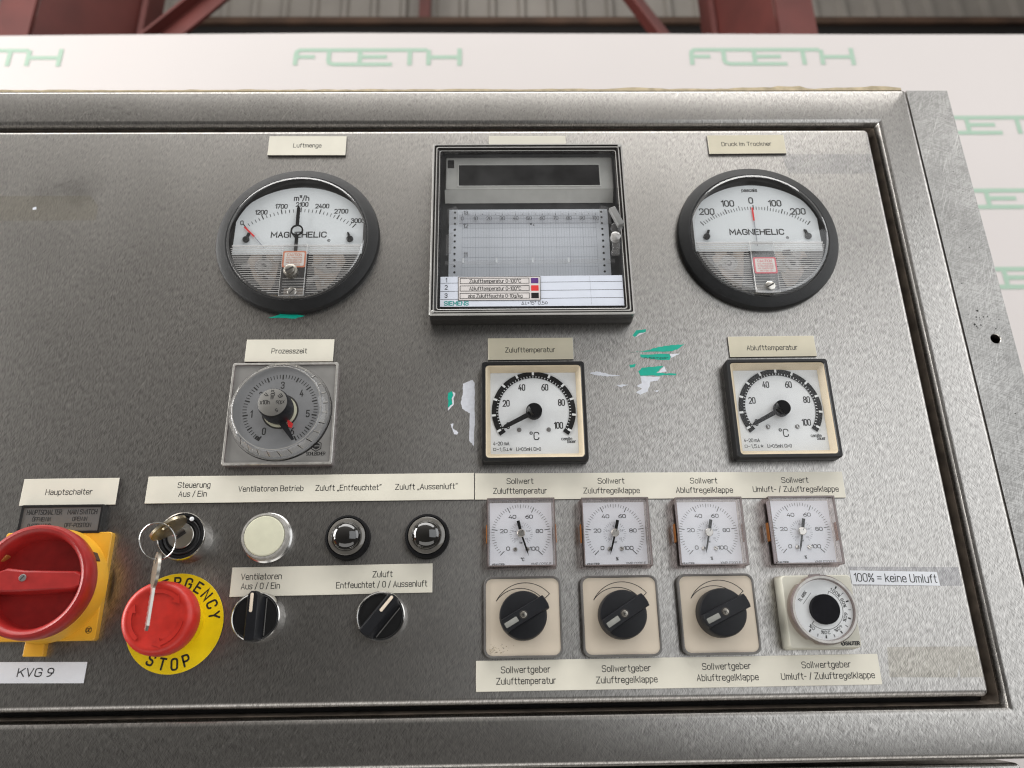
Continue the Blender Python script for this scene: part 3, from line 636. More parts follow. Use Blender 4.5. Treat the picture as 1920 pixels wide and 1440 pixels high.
# ================================================================== round pressure gauges
def screw(name, parent, x, z, d0, d1, r, k='nickel', rot=30, knurl=False):
    b = MB()
    if knurl:
        n = 48; w_ = lambda i: .35 * (i % 2)
        b.loft([(circ(r, n, x, z, wob=w_), d0), (circ(r, n, x, z, wob=w_), d1 - 2.2), (circ(r * .8, n, x, z), d1 - 1.8), (circ(r * .72, n, x, z), d1 - .3), (circ(r * .6, n, x, z), d1)], k, start=True); rs = r * .66
    else:
        b.loft([(circ(r, 32, x, z), d0), (circ(r, 32, x, z), d1 - .35), (circ(r * .8, 32, x, z), d1)], k, start=True); rs = r * .8
    p, q = pol(rs, rot, x, z), pol(rs, rot + 180, x, z)
    b.ribbon([p, q], r * .3, d1 + .03, 'hole', round_=False)
    return b.build(name, parent)
def mag_gauge(cx, cz, lab, first):
    t = thing('pressure_gauge', cx, cz, 0, lab, 'gauge', 'round pressure gauges')
    b = MB(); b.lathe([(52.4, 1.0), (60.9, .02), (61.0, 3.4), (60.2, 4.8), (58.5, 5.6), (55.0, 6.6), (53.0, 7.2), (52.3, 6.6), (52.3, 1.0)], 'bezel', n=112, cap=False); b.build('bezel', t)
    b = MB(); b.lathe([(52.2, 6.4), (51.4, 1.0), (40, .9)], 'black_gloss', n=72); b.build('case', t)
    # white scale plate: a flat arc on top, cut low down
    zc, rt = -15.0, 61.2
    pts = [(x, min(zc + math.sqrt(rt * rt - x * x), math.sqrt(max(50.6 ** 2 - x * x, 0)) - .2)) for x in [(-48 + 96 * i / 48) for i in range(49)]]
    plate = [(-48.2, -12.2), (48.2, -12.2)] + pts[::-1]
    b = MB(); b.prism(plate, 1.6, 2.6, 'dial_mag', side='black'); dial = b.build('dial', t)
    b = MB(); D = 2.65
    zb, rb = -40.5, 64.6               # centre and radius of the scale
    for i in range(41 if not first else 31):
        n_ = 40 if not first else 30
        a = -38 + 76 * i / n_; big = i % (10 if not first else 5) == 0; mid_ = (not first) and i % 5 == 0
        ln = 4.2 if (big or mid_) else 2.8
        b.ribbon([pol(rb, a, 0, zb), pol(rb + ln, a, 0, zb)], .75 if big else .45, D, 'ink', round_=False)
    if first:
        for s_, x, z in (('0', -43.6, 15.0), ('1200', -30, 24.2), ('1700', -15.2, 29.4), ('2100', .4, 31.0), ('2400', 15.8, 29.5), ('2700', 30.6, 24.8), ('3000', 43.6, 16.4)):
            text(b, s_, x, z, 3.5, D, 'ink', wt=.19, rot=8 if s_ == '0' else 0, sx=1.05)
        text(b, 'm³/h', -.4, 36.6, 4.3, D, 'ink', wt=.17, sx=1.1)
    else:
        for s_, x, z in (('200', -36.4, 22.6), ('100', -19.5, 29.8), ('0', -1.2, 32.4), ('100', 17.2, 29.8), ('200', 34.1, 22.4)):
            text(b, s_, x, z, 5.0, D, 'ink', wt=.17, sx=1.12)
        text(b, 'pascals', -1.2, 41.8, 2.7, D, 'ink', wt=.2, sx=1.1)
    text(b, 'MAGNEHELIC', 0, 4.4, 4.4, D, 'ink', width=41, wt=.2)
    text(b, '®', 22.8, 1.6, 6.5, D, 'ink_soft', wt=.06)
    b.build('dial_print', dial)
    for sx in (-1, 1):
        b = MB(); x0 = sx * 38.8 - (.2 if sx > 0 else 0); b.lathe([(2.5, 2.7), (2.5, 4.0), (1.6, 5.0)], 'black', x0, .2, n=28)
        b.prism([(x0 - 1.0, .4), (x0 + 1.0, .4), (x0 + 1.0 + sx * -.2 - sx * 1.6, 5.6), (x0 - .8 - sx * 1.6, 5.9)] if first else [(x0 - 1, .4), (x0 + 1, .4), (x0 + 1 - sx * 1.9, 5.6), (x0 - .8 - sx * 1.9, 5.9)], 2.7, 3.8, 'black'); b.build('stop_peg', t)
    b = MB()
    if first: p, q, r_ = (-40.8, 10.6), (-33.0, 2.6), (-24.9, -7.0)
    else: p, q, r_ = (-1.2, 25.0), (-1.2, 14.0), (-1.3, -8.0)
    b.ribbon([p, q], 1.3, 3.6, 'red_mark'); b.ribbon([q, r_], .55, 3.6, 'ink_grey'); b.build('needle', t)
    if first:
        b = MB(); pp = [(-1.2, 26.0), (-1.0, 10.4)], [(-.7, 2.8), (-.4, -13.0)]
        for a_, c_ in pp: b.prism(bar(b, a_, c_, 2.5, 0, 0), 5.0, 5.7, 'black_matte')
        b.loft([(circ(4.7, 40, -.9, 6.6), 4.9), (circ(4.7, 40, -.9, 6.6), 5.8), (circ(3.6, 40, -.9, 6.6), 5.8), (circ(3.6, 40, -.9, 6.6), 4.9)], 'black_matte', end=False)
        b.prism([(-2.3, 26.0), (-.0, 26.0), (-.9, 28.2), (-1.5, 28.2)], 5.0, 5.7, 'black_matte'); b.build('set_pointer', t)
    for sx in (-1, 1):
        b = MB(); b.prism([(sx * 11.5, -11), (sx * 34, -12), (sx * 36.5, -18), (sx * 30, -32), (sx * 23, -40.5), (sx * 17, -42), (sx * 15, -36)][::sx], 1.2, 1.9, 'mech_beige')
        b.lathe([(6.4, 1.9), (6.4, 2.6), (5.6, 2.8), (5.4, 2.0)], 'mech_clear', sx * 24, -22, n=32); b.disc(sx * 24, -22, 2.3, 2.05, 'hole', 20); b.build('range_spring', t)
    rnd = random.Random(11 if first else 23)
    for q in range(16):  # random bright and dark blocks added as glints below the ribs
        sx = 1 if q % 2 else -1; x0, z0_ = sx * rnd.uniform(13, 40), rnd.uniform(-38, -13)
        if x0 * x0 + z0_ * z0_ > 44 ** 2: continue
        wd_, hg = rnd.uniform(2, 9), rnd.uniform(1.2, 5)
        b = MB(); b.rbox(x0, z0_, wd_, hg, .5, 1.0, rnd.uniform(2.6, 4.4), .3, rnd.choice(('mech_clear', 'mech_clear', 'clear_rim', 'hole')), rot=rnd.uniform(-25, 25)); b.build('glint_block', t)
    # clear ribbed lower half of the cover
    b = MB(); z = -9.0
    while z > -46:
        h = math.sqrt(49.3 ** 2 - z * z)
        for a_, c_ in ((-h, -9.6), (9.6, h)):
            if c_ - a_ > 3: b.loft([([(a_, z - .25), (c_, z - .25), (c_, z + .25), (a_, z + .25)], 5.2), ([(a_, z - .2), (c_, z - .2), (c_, z + .2), (a_, z + .2)], 5.9)], 'rib', start=True)
        z -= 1.75
    b.loft([([(-48, -7.6), (48, -7.6), (48, -6.0), (-48, -6.0)], 4.8), ([(-47.6, -7.2), (47.6, -7.2), (47.6, -6.3), (-47.6, -6.3)], 6.0)], 'rib', start=True)
    b.build('ribbed_cover', t)
    b = MB(); rings = [(rrect(18.2, 43, .6, cx=0, cz=-28.5), 2.0), (rrect(18.2, 43, .6, cx=0, cz=-28.5), 8.3), (rrect(17.2, 42, .5, cx=0, cz=-28.5), 8.9)]
    b.loft(rings, ['box_clear', 'rib', 'box_clear'], end=True)
    for k_ in range(7): b.loft([(rrect(16.6, .7, .1, 2, 0, -33.5 - 2.3 * k_), 4.0), (rrect(16.6, .4, .1, 2, 0, -33.5 - 2.3 * k_), 4.6)], 'rib')
    b.prism([(-7, -47.5), (7, -47.5), (7, -41), (-7, -41)], 2.4, 3.2, 'mech_beige')
    hs = b.build('magnet_housing', t)
    cz_ = -20.2 if first else -28.0
    b = MB(); b.prism(rrect(17, 13.6, 1.2, cx=.2, cz=cz_), 9.02, 9.14, 'caution_o' if first else 'caution_r'); b.prism(rrect(14.6, 11.2, .9, cx=.2, cz=cz_), 9.15, 9.2, 'caution_in'); st = b.build('caution_sticker', hs)
    b = MB(); kk = 'caution_o' if first else 'caution_r'; text(b, 'CAUTION', .2, cz_ + 3.6, 2.0, 9.23, kk, width=10.4, wt=.16)
    for j, s_ in enumerate(('MAX. PRESSURE', '15 PSIG (100 kPa)', 'MAX. TEMPERATURE', '140° F (60° C)')): text(b, s_, .2, cz_ + 1.2 - j * 1.9, 1.05, 9.23, kk, width=11.6 if j != 3 else 9, wt=.15)
    b.build('caution_print', hs)
    if first:
        screw('knurled_screw', t, -.9, -31.4, 8.9, 15.0, 4.9, k='bronze', rot=60, knurl=True); screw('zero_screw', t, .4, -46.2, 3.3, 8.5, 3.3, rot=40)
    else: screw('zero_screw', t, 1.4, -45.2, 3.3, 10.5, 3.6, rot=60)
    b = MB(); b.lathe([(52.1, 6.2), (51.9, 7.8), (50.9, 9.3), (49.2, 9.9), (48.2, 10.0), (30, 10.05)], ['rim_glass', 'rim_glass', 'rim_glass', 'glass', 'glass', 'glass'], n=96); b.build('clear_cover', t)
    return t
mag_gauge(-148.3, 307.6, 'round black rimmed gauge with a black ringed set pointer and scale to 3000', True)
mag_gauge(198.4, 307.9, 'round black rimmed gauge in pascals with its red needle at zero', False)

# ================================================================== chart recorder
rx, rz = 25.1, 310.2
t = thing('chart_recorder', rx, rz, 0, 'square chart recorder behind a clear latched door with grid paper', 'recorder')
b = MB(); W0 = 146.0
b.loft([(rrect(W0 - 1, W0 - 1, 1.5), .05), (rrect(W0, W0, 1.5), 1.0), (rrect(W0, W0, 1.5), 10.5), (rrect(W0 - 1.6, W0 - 1.6, 1.2), 11)], 'rec_case', end=False); b.build('case', t)
b = MB(); b.loft([(rrect(136, 136, 1), 10.9), (rrect(134, 134, 1), .8)], 'rec_inner', end=True); b.build('interior', t)
b = MB(); rings, ks = [(rrect(W0, W0, 2), 11.2)], []
w_ = W0
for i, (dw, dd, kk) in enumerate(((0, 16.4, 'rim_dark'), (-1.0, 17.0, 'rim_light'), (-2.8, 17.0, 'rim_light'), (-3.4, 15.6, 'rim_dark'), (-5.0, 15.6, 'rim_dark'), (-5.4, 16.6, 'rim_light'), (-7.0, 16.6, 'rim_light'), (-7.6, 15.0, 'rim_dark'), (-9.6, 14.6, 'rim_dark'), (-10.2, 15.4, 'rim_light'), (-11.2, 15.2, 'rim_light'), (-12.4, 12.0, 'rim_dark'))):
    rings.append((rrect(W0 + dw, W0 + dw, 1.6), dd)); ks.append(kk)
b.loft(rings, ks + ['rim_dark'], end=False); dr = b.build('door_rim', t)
b = MB(); b.prism(rrect(134.2, 134.2, 1), 12.6, 13.2, 'glass_rec'); b.build('clear_pane', dr)
b = MB()       # display head
hx_, hz_ = 1.2, 53.0
b.rbox(hx_, hz_, 129.5, 29.8, 1.5, 1, 7, .9, 'rec_grey')
b.loft([([(-64, 38.0), (65.4, 38.0), (65.4, 38.1), (-64, 38.1)], 6.8), ([(-64, 29.6), (65.4, 29.6), (65.4, 38.0), (-64, 38.0)], [1.2, 1.2, 6.7, 6.7])], 'rec_grey'); hd = b.build('display_head', t)
b = MB(); b.loft([(rrect(110.6, 20.6, .6, cx=1, cz=51), 7.02), (rrect(110.6, 20.6, .6, cx=1, cz=51), 7.5), (rrect(108.8, 18.8, .3, cx=1, cz=51), 7.1)], ['rec_grey', 'rec_grey', 'rec_window']); b.build('display_window', hd)
b = MB(); b.prism(rrect(5, 7.4, .2, cx=-59.6, cz=61.4), 7.02, 7.12, 'rec_window'); b.build('brand_badge', hd)
b = MB()       # paper over its roller
Pz = [(24.0, 1.2), (21.5, 2.4), (17, 3.0), (0, 3.0), (-8, 2.9), (-15, 2.2), (-22, 1.6), (-40, 1.5)]
b.loft([([(-60.6, z) for z, d in Pz] , [d for z, d in Pz]), ([(60.4, z) for z, d in Pz], [d for z, d in Pz])], 'paper', end=False, closed=False); pp = b.build('chart_paper', t)
b = MB()
def pd(z):
    for (z1, d1), (z2, d2) in zip(Pz, Pz[1:]):
        if z2 <= z <= z1: return d1 + (d2 - d1) * (z1 - z) / (z1 - z2)
    return 1.2
def vline(x, wd, k):
    for (z1, d1), (z2, d2) in zip(Pz[1:], Pz[2:]): b.face([(x - wd / 2, z1, d1 + .06), (x + wd / 2, z1, d1 + .06), (x + wd / 2, z2, d2 + .06), (x - wd / 2, z2, d2 + .06)], k)
for i in range(51): vline(-50.6 + 2.03 * i, .26 if i % 5 == 0 else .13, 'grid')
for i in range(7):
    z = 14.5 - 8.2 * i; b.face([(-50.6, z, pd(z) + .08), (50.9, z, pd(z) + .08), (50.9, z + .25, pd(z) + .08), (-50.6, z + .25, pd(z) + .08)], 'grid')
for i in range(11):
    z = 20.5 - 5.1 * i
    for x in (-56.2, 55.6): b.face([(x + .9 * math.cos(q * .785), z + 1.0 * math.sin(q * .785), pd(z) + .10 + (.1 if z > 15 else 0)) for q in range(8)], 'ink')
text(b, '12', -48, 8.5, 3.6, 3.1, 'ink_soft', wt=.12); text(b, '11', -48, -16, 3.6, 2.4, 'ink_soft', wt=.12); text(b, '13', -48, 20.2, 3.0, 2.95, 'ink_soft', wt=.12)
for q in range(2): b.disc(1.5 + q * 2, 9.8 - q, .8 - .3 * q, 3.16, 'ink', 7)
b.build('chart_grid', pp)
b = MB(); b.prism([(-53, 9.8), (53, 9.8), (53, 20.0), (-53, 20.0)], 3.5, 4.1, 'glass_smoke')
for i in range(21):
    x = -50.6 + 5.07 * i; b.ribbon([(x, 18.4), (x, 16.9 if i % 2 == 0 else 17.4)], .35, 4.14, 'ink', round_=False)
b.ribbon([(-53, 16.6), (53, 16.6)], .22, 4.14, 'ink_grey', round_=False); b.ribbon([(-53, 9.8), (53, 9.8)], .5, 4.14, 'ink_grey', round_=False)
for i in range(11): text(b, str(i * 10), -50.6 + 10.15 * i, 14.3, 2.9, 4.14, 'ink_soft', wt=.13)
b.build('scale_rule', t)
b = MB(); b.prism([(-63, -26.2), (63, -25.4), (63, -22.6), (-63, -23.4)], 4.6, 6.4, 'box_clear')
for x in (-49.5, -24.8, 2.0, 28.6): b.prism([(x - .6, -25.6), (x + .6, -25.6), (x + .6, -21.4), (x - .6, -21.4)], 6.5, 7.0, 'dial_white')
b.build('paper_bar', t)
b = MB(); b.prism([(-62.5, -1), (-57.6, 1), (-57.6, -7), (-59, -16), (-62.5, -18)], 4.0, 6.0, 'box_clear'); b.prism([(-62, 22), (-55.5, 25), (-54, 22.5), (-54, 9), (-61, 9)], 3.2, 4.8, 'box_clear'); b.prism([(54, 22.5), (56, 25), (62.5, 22), (62.5, 9), (54, 9)], 3.2, 4.8, 'box_clear')
b.build('paper_guide', t)
b = MB(); b.prism([(-65.4, -64.6), (66.2, -64.6), (66.2, -40.2), (-65.4, -40.6)], 13.3, 13.5, 'sheet'); sh = b.build('channel_sheet', t)
b = MB()
for z in (-45.8, -52.4, -58.8): b.ribbon([(-65.2, z), (66, z + .6)], .3, 13.55, 'ink', round_=False)
for s_, z in (('1', -43.4), ('2', -49.2), ('3', -55.8)): text(b, s_, -61.2, z, 3.1, 13.55, 'ink', wt=.15)
text(b, 'SIEMENS', -53.8, -62.0, 3.0, 13.55, 'teal', width=17, wt=.2)
text(b, '△⊥+15° 0,5⬠', 2, -62, 2.6, 13.55, 'ink', width=18.5, wt=.11); b.ribbon([(42.5, -41), (42.8, -64)], .12, 13.55, 'ink_grey', round_=False)
b.build('sheet_print', sh)
b = MB(); b.prism([(-52.6, -60.0), (6.6, -60.2), (6.8, -40.6), (-52.9, -40.8)], 13.6, 13.75, 'sticker', side='ink'); b.build('pen_legend', sh)
b = MB(); D = 13.8
b.ribbon([(-52.3, -59.8), (6.3, -59.9), (6.5, -40.9), (-52.6, -41.1)], .35, D, 'ink', True)
for j, (s_, kk, wd) in enumerate((('Zulufttemperatur 0-100°C', 'purple', 37), ('Ablufttemperatur 0-100°C', 'red_mark', 37), ('abs Zuluftfeuchte 0-10g/kg', 'black', 38.5))):
    z = -44.3 - 6.0 * j
    b.ribbon([(-51.2, z - 2.1), (-1.6, z - 2.1), (-1.6, z + 2.1), (-51.2, z + 2.1)], .38, D, 'ink', True)
    text(b, s_, -26, z - .1, 2.7, D, 'ink', width=wd, wt=.13)
    b.face([(-.2, z - 2.2, D), (5.2, z - 2.2, D), (5.2, z + 2.2, D), (-.2, z + 2.2, D)], kk)
b.build('legend_print', sh)
b = MB(); b.rbox(64.4, 6.4, 5.0, 16.5, .8, 15.5, 19.5, .8, 'latch_grey', rot=22); b.lathe([(4.4, 13.3), (4.4, 16.5), (3.6, 17)], 'box_clear', 64.5, -1.5, n=28); b.build('latch_lever', dr)
b = MB(); b.lathe([(3.6, 13.3), (3.6, 17.4), (2.2, 18.2)], 'mech_clear', 63.0, -9.5, n=28); b.rbox(63, -16, 5.4, 9, 1, 13.3, 17, .6, 'box_clear'); b.rbox(62.4, -22, 6, 4, 1, 13.3, 15.5, .6, 'box_clear'); b.build('latch_keeper', dr)
for sx in (-1, 1):
    b = MB(); b.lathe([(1.1, 17), (1.1, 17.5), (.6, 17.8)], 'rim_light', sx * 70.4, -70.2 if sx < 0 else 70.2, n=16); b.build('hinge_pin', dr)

# ================================================================== timer
t = thing('process_timer', -147.9, 170.0, 0, 'square silver timer with a clear round dial cover and black knob', 'timer')
b = MB(); b.loft([(rrect(73.6, 73.6, 1.6), .05), (rrect(73.6, 73.6, 1.6), 5.6), (rrect(72.6, 72.6, 1.4), 6.2), (rrect(70.2, 70.2, 1), 6.2), (rrect(69.6, 69.6, .8), 5.2)], ['brown_rim', 'clear_rim', 'clear_rim', 'brown_rim', 'timer_face'], end=True); b.build('base_plate', t)
b = MB(); b.lathe([(33.5, 5.25), (33.5, 5.6)], 'timer_dial', -.6, .6); dl = b.build('dial', t)
b = MB(); D = 5.65; dcx, dcz, rt = -1.0, 2.2, 25.6
for i in range(61):
    a = -150 + 5 * i; big = i % 5 == 0
    b.ribbon([pol(rt, a, dcx, dcz), pol(rt - (3.6 if big else 2.8), a, dcx, dcz)], .95 if big else .5, D, 'ink', round_=False)
for i in (0, 1): b.ribbon([pol(rt - 1.2, -149 + 3.5 * i, dcx, dcz), pol(rt - 1.2, -146 + 3.5 * i, dcx, dcz)], 2.6, D, 'ink', round_=False)
for s_, x, z in (('0', -10.6, -13.3), ('1', -20.3, -.9), ('2', -15.2, 12.6), ('3', -.8, 20.0), ('4', 12.7, 14.0), ('5', 18.1, -.9), ('6', 8.6, -13.4)): text(b, s_, x, z, 4.6, D, 'ink', wt=.15, sx=.8)
b.build('dial_print', dl)
b = MB(); b.disc(-.9, .8, 12.6, 5.7, 'hole', 40); b.loft([(circ(11.4, 48, -.9, .8), 5.72), (circ(11.4, 48, -.9, .8), 6.0), (circ(9.6, 48, -.9, .8), 6.0), (circ(9.6, 48, -.9, .8), 5.72)], 'lamp_cream', end=False); b.build('dial_hub', dl)
kn = lambda i: -.35 * (i % 2)
b = MB(); n = 72
b.loft([(circ(9.6, n, -.9, .8), 6.1), (circ(10.9, n, -.9, .8, wob=kn), 12), (circ(10.4, n, -.9, .8, wob=kn), 23.5), (circ(9.6, n, -.9, .8), 24.6)], 'knob', start=True)
b.prism([(-3.4, -5), (4.4, -8), (11.0, -19.8), (9.2, -20.4)], 7.6, 9.4, 'knob'); b.prism([(5.2, -5.6), (9.4, -9.0), (8.6, -12.0), (6.6, -11.4)], 7.8, 9.6, 'red_mark'); kb = b.build('knob', t)
b = MB(); b.lathe([(9.5, 24.62), (9.5, 24.9), (9.2, 25.1)], 'knob_top', -.9, .8, n=56); b.build('knob_cap', kb)
b = MB(); D = 25.14
for s_, r_, a, ro, cap in (('x10m', 5.4, -2, -90, 2.5), ('m', 6.6, 52, -52 - 90, 3.2), ('x10s', 5.2, 92, 180, 2.4), ('s', 6.2, 150, 30, 3.0), ('x10h', 5.0, -90, 0, 2.7), ('h', 6.8, -42, 42 + 180, 2.8)):
    p = pol(r_, a, -.9, .8); text(b, s_, p[0], p[1], cap, D, 'ink', wt=.15, rot=ro)
b.build('cap_print', kb)
b = MB(); n = 96
fac = lambda i: .28 * ((i // 3) % 2)
b.loft([(circ(35.2, n, -.6, .6), 6.3), (circ(34.8, n, -.6, .6), 8.2), (circ(33.4, n, -.6, .6, wob=fac), 10.4), (circ(30.6, n, -.6, .6, wob=fac), 14.6), (circ(29.4, n, -.6, .6), 15.4)], ['black_gloss', 'glass', 'facet', 'glass', 'glass'], end=True)  # black lowest band paints the shadow line under the clear cover
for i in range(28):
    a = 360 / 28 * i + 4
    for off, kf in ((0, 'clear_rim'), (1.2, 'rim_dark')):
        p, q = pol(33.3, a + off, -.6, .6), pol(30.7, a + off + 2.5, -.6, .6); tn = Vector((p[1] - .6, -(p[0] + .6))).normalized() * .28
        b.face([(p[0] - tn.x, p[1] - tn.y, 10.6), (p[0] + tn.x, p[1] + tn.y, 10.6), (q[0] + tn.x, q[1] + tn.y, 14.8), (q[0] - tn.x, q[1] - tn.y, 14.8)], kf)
b.ribbon(circ(29.6, 72, -.6, .6), .45, 15.45, 'clear_rim', True); b.build('clear_cover', t)
b = MB(); hexa = [pol(3.7, 60 * i, 25.4, -23.8) for i in range(6)]
b.ribbon(hexa, .55, 5.24, 'ink', True); b.face([(x, z, 5.23) for x, z in [pol(2.6, 60 * i, 25.4, -23.8) for i in range(6)]], 'ink'); b.ribbon([(23.4, -23.8), (27.4, -23.8)], .5, 5.26, 'timer_face', round_=False)
text(b, 'SCHLEICHER', 25.5, -29.2, 2.2, 5.24, 'ink', width=12.6, wt=.16); b.build('maker_print', t)

# ================================================================== black framed temperature meters
def cb_meter(cx, cz, lab, slot):
    t = thing('temperature_meter', cx, cz, 0, lab, 'meter', 'black framed temperature meters')
    b = MB(); o = 71.8
    b.loft([(rrect(o - 1, o - 1, 2), .05), (rrect(o, o, 2), 1.0), (rrect(o, o, 2.2), 9.0), (rrect(o - 1.0, o - 1.0, 2.0), 10.0), (rrect(o - 4.6, o - 4.6, 2.4), 10.0), (rrect(o - 5.6, o - 5.6, 2.2), 9.2)], 'black', end=False); b.build('frame', t)
    b = MB(); b.loft([(rrect(66.2, 66.2, 2.2), 9.1), (rrect(64.6, 64.6, 2.2), 8.6), (rrect(59.8, 58.8, .6), 3.9)], 'beige', end=False); b.build('inner_bezel', t)
    b = MB(); b.prism(rrect(60.2, 59.2, .3), 3.0, 3.8, 'dial_white'); dl = b.build('dial', t)
    b = MB(); z0, D = 1.0, 4.0
    o_, i_ = arc(29.0, -127, 127, 60, 0, z0), arc(24.5, -127, 127, 60, 0, z0)
    b.loft([(o_, 3.85), (o_, 4.35), (i_, 4.35), (i_, 3.85)], 'black_matte', end=False, closed=False); b.build('scale_band', dl)
    b = MB(); D = 4.42
    for i in range(51):
        a = -120 + 4.8 * i
        if i % 5 == 0: b.ribbon([pol(26.4, a, 0, z0), pol(29.3, a, 0, z0)], 1.5, D, 'dial_white', round_=False)
        b.ribbon([pol(24.6, a, 0, z0), pol(25.8, a, 0, z0)], .42, D, 'dial_white', round_=False)
    b.build('scale_marks', dl)
    b = MB(); D = 3.86
    for s_, x, z in (('0', -17.9, -9.2), ('20', -19.0, 7.0), ('40', -8.0, 18.6), ('60', 8.1, 18.5), ('80', 19.3, 7.2), ('100', 16.7, -9.4)): text(b, s_, x, z, 4.3, D, 'ink', wt=.16, sx=.78)
    text(b, '°C', 0, -16.8, 5.2, D, 'ink', wt=.13, sx=1.1)
    text(b, '4–20 mA', -28, -21.9, 2.3, D, 'ink', width=10.6, wt=.15, align='l'); text(b, '□–1,5⊥☆', -28, -26.0, 2.3, D, 'ink', width=12.6, wt=.13, align='l'); text(b, 'Li=0.5mH. Ci=0', -12.4, -26.0, 2.3, D, 'ink', width=16.4, wt=.14, align='l')
    text(b, 'camille', 22.0, -18.9, 2.1, D, 'ink', width=7.2, wt=.16); text(b, 'bauer', 25.2, -20.9, 2.1, D, 'ink', width=5.6, wt=.16)
    b.build('dial_print', dl)
    for sx in (-1, 1):
        b = MB(); b.lathe([(1.55, 3.85), (1.5, 4.3), (1.2, 4.45)], 'grey_rim', -.2 + sx * 10.1, -12.4, n=20)
        if slot: b.ribbon([pol(1.1, 160, -.2 + sx * 10.1, -12.4), pol(1.1, -20, -.2 + sx * 10.1, -12.4)], .5, 4.48, 'dial_white', round_=False)
        b.build('dial_screw', dl)
    b = MB(); b.lathe([(5.5, 4.6), (5.5, 8.6), (5.2, 8.9)], 'black_matte', 0, 0, n=40)
    tip = (-21.6, -11.4); tp = Vector(tip); d_ = tp.normalized(); nn = Vector((-d_.y, d_.x)); a_ = tp * .91
    b.prism([tuple(nn * 1.6 + d_ * 3), tuple(-nn * 1.6 + d_ * 3), tuple(a_ - nn * 1.25), tuple(tp - nn * .2), tuple(tp + nn * .2), tuple(a_ + nn * 1.25)], 5.2, 6.6, 'black_matte'); b.build('pointer', t)
    b = MB(); b.prism(rrect(64.2, 64.2, 2), 8.7, 8.9, 'glass_meter'); b.build('glass_pane', t)
cb_meter(25.0, 168.8, 'square black framed Celsius meter beside the torn white paper remnant', False)
cb_meter(196.4, 169.2, 'square black framed Celsius meter with slotted dial screws near the door edge', True)

# ================================================================== small square set point meters
def s_meter(cx, cz, lab, tail, tip, unit, rot):
    t = thing('setpoint_meter', cx, cz, 0, lab, 'meter', 'small square set point meters', rot)
    b = MB(); o = 44.2
    b.loft([(rrect(o + .8, o + .8, .6), .05), (rrect(o + .8, o + .8, .6), 1.2), (rrect(o, o, .6), 1.4), (rrect(o, o, .6), 11.6), (rrect(o - .6, o - .6, .5), 12.1), (rrect(o - 2.0, o - 2.0, .4), 12.1), (rrect(o - 2.6, o - 2.6, .4), 10.6), (rrect(o - 3.4, o - 3.4, .3), 3.4)], ['brown_clear', 'brown_clear', 'brown_clear', 'brown_clear', 'brown_rim', 'brown_rim', 'box_clear', 'box_clear'], end=False); b.build('case', t)
    b = MB(); b.prism(rrect(40.6, 40.8, .3), 2.2, 3.3, 'dial_blue'); dl = b.build('dial', t)
    b = MB(); D = 3.36
    for i in range(51):
        a = -135 + 5.4 * i; big = i % 10 == 0; mid_ = i % 5 == 0
        b.ribbon([pol(19.3, a), pol(19.3 - (3.7 if big else 2.5 if mid_ else 2.0), a)], .42 if big else .26, D, 'ink' if big else 'ink_soft', round_=False)
    for s_, x, z in (('0', -8.6, -9.4), ('20', -11.3, 1.9), ('40', -5.5, 11.2), ('60', 5.5, 11.2), ('80', 12.0, 1.7), ('100', 8.4, -9.6)): text(b, s_, x, z, 2.2, D, 'ink', wt=.165, sx=1.75, sp=1.0)
    for i in range(25): a = -140 + 280 * i / 24; b.ribbon([pol(7.6, a), pol(6.4 if i % 2 else 5.8, a)], .18, D, 'ink_grey', round_=False)
    for s_, a in (('0.2', -135), ('0.4', -68), ('0.6', 0), ('0.8', 68), ('1.0', 135)): p = pol(4.9, a); text(b, s_, p[0], p[1], 1.1, D, 'ink_grey', wt=.14, sx=1.3)
    text(b, 'bar', 0, -5.6, 1.2, D, 'ink_soft', wt=.16); text(b, unit, .6, -16.4, 1.9, D, 'ink', wt=.17)
    text(b, 'SAUTER', -14.6, -19.6, 1.25, D, 'ink', width=7.0, wt=.24); b.face([(-19.4, -20.2, D), (-18.4, -20.2, D), (-18.9, -18.9, D)], 'ink')
    text(b, 'XMP 0200 E', 12.6, -19.4, 1.5, D, 'ink', width=13, wt=.12); b.build('dial_print', dl)
    for x, rr_ in ((-3.9, 20), (4.0, -50)): screw('dial_screw', t, x, -10.0, 3.4, 4.1, 1.35, rot=rr_)
    for sx in (-1, 1):
        b = MB(); b.prism([(sx * 22.5 - .33, -6.2), (sx * 22.5 + .33, -6.2), (sx * 22.5 + .33, 5.6), (sx * 22.5 - .33, 5.6)], 3.0, 6.6, 'orange'); b.build('clip', t)
    b = MB(); tl, tp = Vector(tail), Vector(tip); u = (tl).normalized(); n1 = Vector((-u.y, u.x)); v_ = tp.normalized(); n2 = Vector((-v_.y, v_.x))
    b.prism([tuple(u * 2 - n1 * .95), tuple(tl - n1 * 1.0), tuple(tl + n1 * 1.0), tuple(u * 2 + n1 * .95)][::-1], 5.6, 6.0, 'black_matte')
    b.prism([tuple(v_ * 2 - n2 * .6), tuple(tp * .72 - n2 * .55), tuple(tp), tuple(tp * .72 + n2 * .55), tuple(v_ * 2 + n2 * .6)][::-1], 5.6, 6.0, 'black_matte')
    b.build('pointer', t)
    b = MB(); b.lathe([(2.55, 4.6), (2.55, 6.3), (2.2, 6.6)], 'nickel', n=28); b.ribbon([pol(.5, 30), pol(2.3, 30)], .35, 6.64, 'hole', round_=False); b.build('pointer_hub', t)
    b = MB(); b.prism(rrect(41.2, 41.2, .4), 11.0, 11.3, 'glass_smoke'); b.build('clear_front', t)
s_meter(14.6, 85.7, 'small clear square meter whose pointer leans to the other side from its neighbours', (-1.9, 8.2), (4.6, -14.4), '°C', 0)
